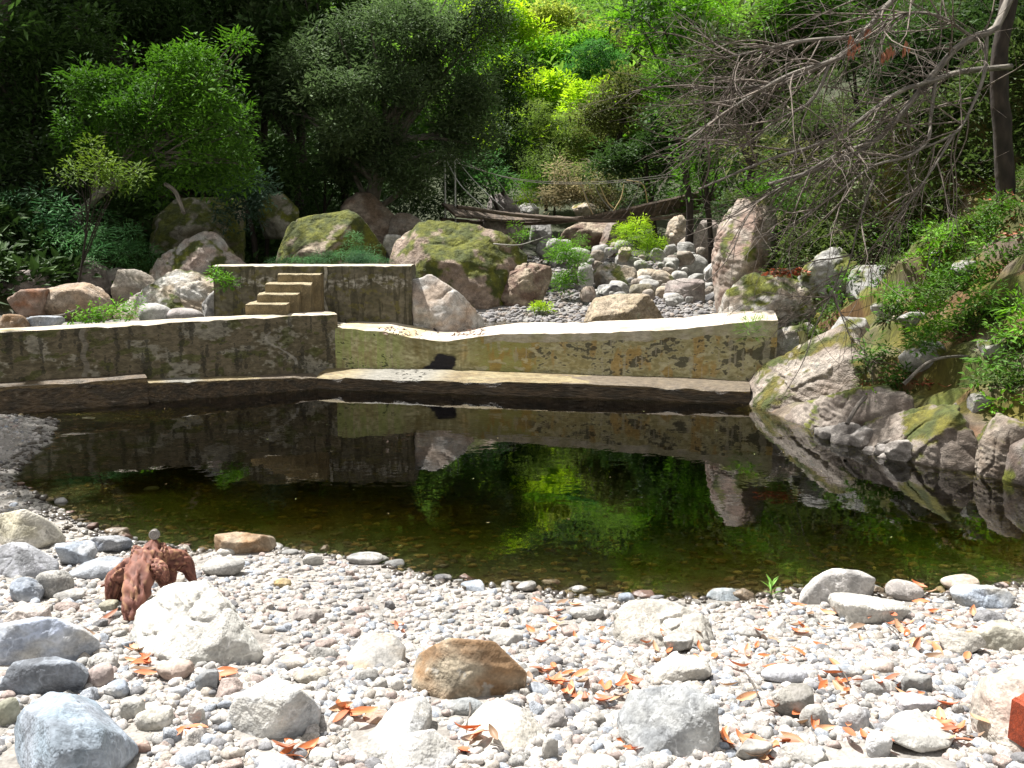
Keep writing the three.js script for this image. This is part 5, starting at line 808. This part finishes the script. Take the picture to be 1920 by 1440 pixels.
// ---------------------------------------------------------------- pebbles, cobbles and leaves of the bank
const onBank = (x, z) => !inPoly(x, z) && -z > 1.9 && -z < 11 && x < pw(XR, -z) && !(-z > 9 && behindWall(x, z) > -0.05);
const free = (x, z, r) => { for (const [a, b, q] of taken) if ((a - x) ** 2 + (b - z) ** 2 < (q + r * 0.7) ** 2) return false; return true; };
{
  const r = rng(909), geos = [], kinds = [['white', [0.52, 0.49, 0.475], 'white'], ['pale', [0.44, 0.415, 0.40], 'pale grey'], ['grey', [0.32, 0.315, 0.31], 'mid grey'], ['blue', [0.34, 0.37, 0.43], 'bluish'], ['tan', [0.44, 0.40, 0.36], 'tan'], ['rose', [0.39, 0.32, 0.30], 'rosy brown'], ['slate', [0.20, 0.20, 0.215], 'slate dark']];
  for (let i = 0; i < 12; i++) { const s = V(1, 0.55 + 0.3 * r(), 0.62 + 0.3 * r()); geos.push(rockGeo(randPlanes(rng(i + 40), s, i % 2 ? 26 : 9, i % 2 ? 0.86 : 0.66, 1), { round: i % 2, chips: 8, detail: 6, p: i % 2 ? 7 : 18, amp: 0.09, seed: i, size: 1, col: [0.8, 0.8, 0.8], col2: [1.0, 0.99, 0.97], uvs: 6 })); }
  const mats = kinds.map(([, c]) => S({ vertexColors: true, color: new THREE.Color(...c), map: stoneMap, bumpMap: stoneBump, bumpScale: 0.010, roughness: 0.88 }));
  const small = [];
  let made = 0, tries = 0;
  while (made < 290 && tries++ < 9000) {
    const px = r() * 2000 - 40, py = 1000 + r() * 480, p = hit(px, py); if (!onBank(p.x, p.z)) continue; const s = (0.026 + 0.05 * r() * r()) * (-p.z > 4.4 ? 0.8 : 1); if (!free(p.x, p.z, s)) continue;
    const k = Math.floor(Math.pow(r(), 1.15) * 7), m = new THREE.Mesh(geos[made % 12], mats[k]); m.name = numbered('cobble'); m.scale.set(s, s * (0.7 + 0.5 * r()), s); m.position.set(p.x, p.y + s * 0.18, p.z); m.rotation.set((r() - 0.5) * 0.5, r() * 6.28, (r() - 0.5) * 0.5); finish(m); scene.add(m);
    tag(m, `loose ${kinds[k][2]} cobble lying on the pebble bank`, 'cobble', `${kinds[k][2]} cobbles of the bank`); taken.push([p.x, p.z, s * 0.8]); made++;
  }
  made = 0; tries = 0;
  while (made < 295 && tries++ < 9000) {
    const px = r() * 1960 - 20, py = 1010 + r() * 440, p = hit(px, py); if (!onBank(p.x, p.z)) continue; const s = 0.02 + 0.016 * r(); if (!free(p.x, p.z, s)) continue;
    const k = Math.floor(Math.pow(r(), 1.15) * 7), m = new THREE.Mesh(geos[made % 12], mats[k]); m.name = numbered('pebble'); m.scale.set(s, s * (0.7 + 0.5 * r()), s); m.position.set(p.x, p.y + s * 0.25, p.z); m.rotation.set((r() - 0.5) * 0.7, r() * 6.28, (r() - 0.5) * 0.7); finish(m); scene.add(m);
    tag(m, `small ${kinds[k][2]} pebble wedged among the cobbles of the bank`, 'pebble', `${kinds[k][2]} pebbles of the bank`); taken.push([p.x, p.z, s * 0.7]); made++;
  }
  const wm = [[0.16, 0.12, 0.08], [0.20, 0.20, 0.20], [0.15, 0.09, 0.07], [0.36, 0.35, 0.34]].map(c => S({ vertexColors: true, color: new THREE.Color(...c), map: stoneMap, bumpMap: stoneBump, bumpScale: 0.01, roughness: 0.45 }));
  // gravel between them: nobody could count it
  const pg = [0, 1, 2].map(i => rockGeo(randPlanes(rng(i + 80), V(1, 0.6, 0.8), 14, 0.8, 1), { detail: 2, p: 8, amp: 0.08, seed: i, size: 1, col: [0.85, 0.85, 0.85], col2: [1, 1, 1], uvs: 5 })), pm = S({ vertexColors: true, color: 0xffffff, map: stoneMap, roughness: 0.9 });
  const lists = [[], [], []], wets = [], P2 = kinds.map(k => k[1]);
  for (let i = 0; i < 112000; i++) {
    const D = 2.2 + 8.2 * Math.pow(r(), 1.9), hw = D * 0.6 + 1.5, x = (r() * 2 - 1) * hw, z = -D; if (!onBank(x, z)) continue;
    if (!free(x, z, -0.02)) continue; const s = 0.0045 + 0.030 * Math.pow(r(), 3.0); const wet = D > 3.5 && shoreD(x, z) < 0.10 + 0.10 * (0.5 + noise(x * 4, z * 4, 3)); (wet ? wets : lists[i % 3]).push([x, H(x, z) + s * (r() * 0.35 - 0.1), z, s]);
  }
  const put = (name, gi, L, pal, label, seed, mat = pm) => { const m = new THREE.InstancedMesh(pg[gi], mat, L.length), rr = rng(seed), o = new THREE.Object3D(), c = new THREE.Color(); L.forEach(([x, y, z, s], i) => { o.position.set(x, y, z); o.rotation.set((rr() - 0.5), rr() * 6.28, (rr() - 0.5)); o.scale.set(s, s * (0.7 + 0.4 * rr()), s); o.updateMatrix(); m.setMatrixAt(i, o.matrix); const k = pal[Math.floor(rr() * pal.length)], b = 0.8 + 0.4 * rr(); c.setRGB(k[0] * b, k[1] * b, k[2] * b); m.setColorAt(i, c); }); m.name = numbered(name); finish(m); scene.add(m); tag(m, label, 'gravel', null, 'stuff'); };
  const all = [...lists[0], ...lists[1], ...lists[2]];
  put('gravel', 0, all, [...P2, P2[0], P2[1], P2[1]], 'loose pale pebbles covering the near bank', 11);
  put('gravel', 1, wets, [[0.09, 0.075, 0.06], [0.13, 0.11, 0.09], [0.06, 0.05, 0.045], [0.17, 0.16, 0.15]], 'dark wet pebbles along the waterline', 15, S({ vertexColors: true, color: 0xffffff, map: stoneMap, roughness: 0.35 }));
  // wet stones straddling the waterline
  for (let i = 0; i < 64; i++) {
    const k = 4 + Math.floor(r() * 16), t = r(), x = lerp(shore[k][0], shore[k + 1][0], t), z = lerp(shore[k][1], shore[k + 1][1], t) - 0.16 + r() * 0.22, s = 0.025 + 0.055 * r() * r(), q = i % 4, m = new THREE.Mesh(geos[i % 12], wm[q]);
    if (!free(x, z, s * 0.5) || x > 3.2) continue; m.name = numbered('shore_stone'); m.scale.set(s * 1.2, s * (0.7 + 0.4 * r()), s); m.position.set(x, H(x, z) + s * 0.35, z); m.rotation.set((r() - 0.5) * 0.4, r() * 6.28, (r() - 0.5) * 0.4); finish(m); scene.add(m);
    tag(m, `${['wet brown', 'wet grey', 'dark reddish wet', 'pale'][q]} stone standing at the edge of the pool water`, 'stone', `${['brown', 'grey', 'reddish', 'pale'][q]} stones of the waterline`);
  }
  // pebbles in the shallows and on the bed
  const bed = []; for (let i = 0; i < 15000; i++) { const D = 4.6 + 6 * r(), x = (r() * 2 - 1) * (D * 0.62), z = -D; if (!inPoly(x, z)) continue; const d = shoreD(x, z); if (r() > Math.exp(-d * 0.9) + 0.04) continue; const s = 0.01 + 0.035 * Math.pow(r(), 2.5); bed.push([x, H(x, z) + s * 0.2, z, s]); }
  put('gravel', 1, bed, [[0.10, 0.065, 0.02], [0.14, 0.09, 0.03], [0.07, 0.06, 0.02], [0.17, 0.13, 0.06], [0.06, 0.045, 0.025]], 'brown algae coated pebbles under the shallow water', 12);
  // gravel bar upstream
  const bar = []; for (let i = 0; i < 12000; i++) { const D = 14 + 10 * r(), x = lerp(-2.2, pw(XR, D) - 0.1, r()), z = -D; if (!free(x, z, 0)) continue; const h = H(x, z); if (D < 17 && x > -0.2 && h < 0.47) continue; const s = 0.02 + 0.05 * Math.pow(r(), 3); bar.push([x, h + s * 0.3, z, s]); }
  put('gravel', 2, bar, [[0.28, 0.27, 0.28], [0.36, 0.34, 0.34], [0.22, 0.21, 0.22], [0.34, 0.29, 0.26]], 'grey gravel bar upstream of the weir', 13);
  // fallen leaves
  const lg = [0, 1, 2, 3].map(v => { const g = new THREE.PlaneGeometry(1, 1, 3, 8), p = g.attributes.position; for (let i = 0; i < p.count; i++) { const t = p.getY(i) + 0.5, u = p.getX(i) * 2, w = Math.pow(Math.sin(Math.PI * clamp(t * 0.96 + 0.02)), 0.8) * 0.17; p.setXYZ(i, u * w, (0.10 + 0.06 * v) * (t - 0.5) ** 2 * 4 * (v % 2 ? 1 : 0.6) + Math.abs(u) * w * (0.35 + 0.15 * v) + 0.05 * Math.sin(t * 5 + v * 2), t - 0.5); } g.computeVertexNormals(); return g; });
  const lm = [[0.52, 0.15, 0.045], [0.56, 0.19, 0.07], [0.44, 0.11, 0.035], [0.60, 0.32, 0.17], [0.30, 0.11, 0.05], [0.24, 0.15, 0.09], [0.40, 0.24, 0.13]].map(c => new THREE.MeshPhysicalMaterial({ color: new THREE.Color(...c), roughness: 0.6, transmission: 0.2, thickness: 0, side: THREE.DoubleSide }));
  const cl = [[650, 1348, 40, 14, 9], [1040, 1285, 36, 22, 16], [1120, 1312, 60, 18, 14], [1175, 1285, 20, 12, 6], [1390, 1410, 50, 24, 14], [1190, 1400, 44, 22, 10], [1060, 1180, 90, 36, 16], [1480, 1360, 24, 40, 9], [1560, 1290, 40, 22, 10], [1790, 1370, 40, 40, 16], [1755, 1220, 50, 20, 14], [1800, 1165, 50, 24, 12], [1650, 1180, 130, 40, 18], [1500, 1200, 120, 50, 14], [1400, 1280, 80, 40, 8], [890, 1415, 30, 14, 8], [265, 1240, 26, 30, 9], [420, 1280, 24, 12, 5], [560, 1420, 40, 20, 8], [1650, 1310, 60, 30, 9], [1720, 1120, 60, 14, 6], [1600, 1390, 80, 30, 8], [740, 1195, 30, 12, 3], [300, 1370, 120, 40, 5], [170, 1190, 40, 30, 3], [1340, 1230, 80, 50, 8], [1250, 1220, 30, 12, 4]];
  for (const [x, y, rx, ry, n] of cl) for (let i = 0; i < n; i++) {
    const p = hit(x + (r() + r() - 1) * rx * 1.5, y + (r() + r() - 1) * ry * 1.5); if (!onBank(p.x, p.z)) continue; const s = 0.055 + 0.045 * r(), m = new THREE.Mesh(lg[Math.floor(r() * 4)], lm[Math.floor(Math.pow(r(), 1.5) * 7)]); let up = 0.02; for (const [a, b, q] of taken) if ((a - p.x) ** 2 + (b - p.z) ** 2 < q * q) up = Math.max(up, Math.min(0.05, q * 0.55));
    m.name = numbered('fallen_leaf'); m.scale.setScalar(s); m.position.set(p.x, p.y + up, p.z); m.rotation.set((r() - 0.5) * 0.8, r() * 6.28, (r() - 0.5) * 0.9); finish(m); scene.add(m); tag(m, 'curled orange dry leaf fallen on the pebble bank', 'leaf', 'orange leaves on the pebble bank');
  }
  // leaf litter drifts: on the slope and in the weir's notch
  const litter = []; const spot = (x, y, rx, ry, n, D) => { for (let i = 0; i < n; i++) { const X = x + (r() + r() - 1) * rx, Y = y + (r() + r() - 1) * ry, p = D ? atD(X, Y, D) : hit(X, Y); if (!D) p.y += 0.03; litter.push([p.x, p.y, p.z, 0.07 + 0.05 * r()]); } };
  spot(1475, 512, 50, 9, 90, 12.05); spot(1600, 725, 80, 10, 40); spot(1850, 340, 60, 40, 60); spot(1880, 420, 50, 60, 60); spot(1780, 470, 60, 20, 30); spot(1700, 580, 60, 10, 24); spot(1730, 725, 60, 12, 20); spot(1800, 300, 90, 30, 30);
  const drift = []; for (let i = 0; i < 170; i++) { const X = 710 + r() * 200, hc = pw([[628, 0.71], [707, 0.69], [773, 0.60], [840, 0.55], [890, 0.60], [940, 0.645]], X) + 0.045, p = onY(X, 615 + 16 * r(), hc); drift.push([p.x, hc + 0.015 * r(), p.z, 0.04 + 0.04 * r()]); }
  const afloat = []; for (let i = 0; i < 60; i++) { const D = 5.2 + 6 * Math.pow(r(), 0.8), x = (r() * 2 - 1) * D * 0.5; if (inPoly(x, -D) && H(x, -D) < -0.03) afloat.push([x, 0.004, -D, 0.014 + 0.022 * r() * r()]); }
  const sc = (name, L, pal, label, seed, flat = 1.2) => { const m = new THREE.InstancedMesh(lg[1], S({ color: 0xffffff, roughness: 0.75, side: THREE.DoubleSide }), L.length), rr = rng(seed), o = new THREE.Object3D(), c = new THREE.Color(); L.forEach(([x, y, z, s], i) => { o.position.set(x, y, z); o.rotation.set((rr() - 0.5) * flat, rr() * 6.28, (rr() - 0.5) * flat); o.scale.setScalar(s); o.updateMatrix(); m.setMatrixAt(i, o.matrix); c.setRGB(...pal[Math.floor(rr() * pal.length)]); m.setColorAt(i, c); }); m.name = numbered(name); finish(m); scene.add(m); tag(m, label, 'leaf litter', null, 'stuff'); };
  sc('leaf_litter', litter, [[0.42, 0.10, 0.04], [0.34, 0.10, 0.05], [0.30, 0.14, 0.07]], 'orange leaf litter drifted on the slope rocks', 21); sc('leaf_litter', drift, [[0.16, 0.10, 0.07], [0.10, 0.07, 0.05], [0.22, 0.15, 0.11]], 'brown leaf litter caught in the weir notch', 22); sc('floating_leaves', afloat, [[0.24, 0.20, 0.10], [0.20, 0.13, 0.06], [0.20, 0.23, 0.08]], 'tiny leaves and seed husks floating on the pool', 23, 0.06);
}
{ // young plant at the waterline
  const p = hit(1445, 1122), out = [], r = rng(3); for (let i = 0; i < 9; i++) { const a = i * 2.4; leafGeo(out, V(0, 0.02 + i * 0.008, 0), V(Math.cos(a), 0.35 + 0.12 * i, Math.sin(a)).normalize(), V(0, 1, 0), 0.085 - i * 0.003, 0.018); }
  const g = group('young_plant', p); tag(g, 'small bright green seedling with pointed leaves at the water edge', 'plant'); const lg = new THREE.BufferGeometry(); lg.setAttribute('position', new THREE.Float32BufferAttribute(out, 3)); lg.computeVertexNormals();
  add('leaves', lg, new THREE.MeshPhysicalMaterial({ color: new THREE.Color(0.16, 0.36, 0.03), transmission: 0.35, thickness: 0, roughness: 0.7, side: THREE.DoubleSide }), g); add('stem', tube([V(0, -0.02, 0), V(0.003, 0.04, 0), V(0, 0.1, 0)], 0.004, 0.002, 5, 4), S({ color: new THREE.Color(0.12, 0.22, 0.04) }), g);
  // loose twigs on the pebbles
  for (const [a, b, c, d] of [[1660, 1185, 1690, 1215], [1395, 1280, 1420, 1330], [1860, 1130, 1925, 1150], [1560, 1262, 1590, 1300], [880, 1330, 872, 1390], [920, 1420, 945, 1430], [1250, 1340, 1230, 1356]]) { const q = hit(a, b), e = hit(c, d), m = q.clone().lerp(e, 0.5); for (const v of [q, m, e]) v.y += 0.045; m.x += 0.01; tag(add('twig', tube([q, m, e], 0.004, 0.0025, 5, 6), M.barkPale), 'thin pale twig lying on the pebble bank', 'twig', 'twigs on the pebbles'); }
}
renderer.render(scene, camera);
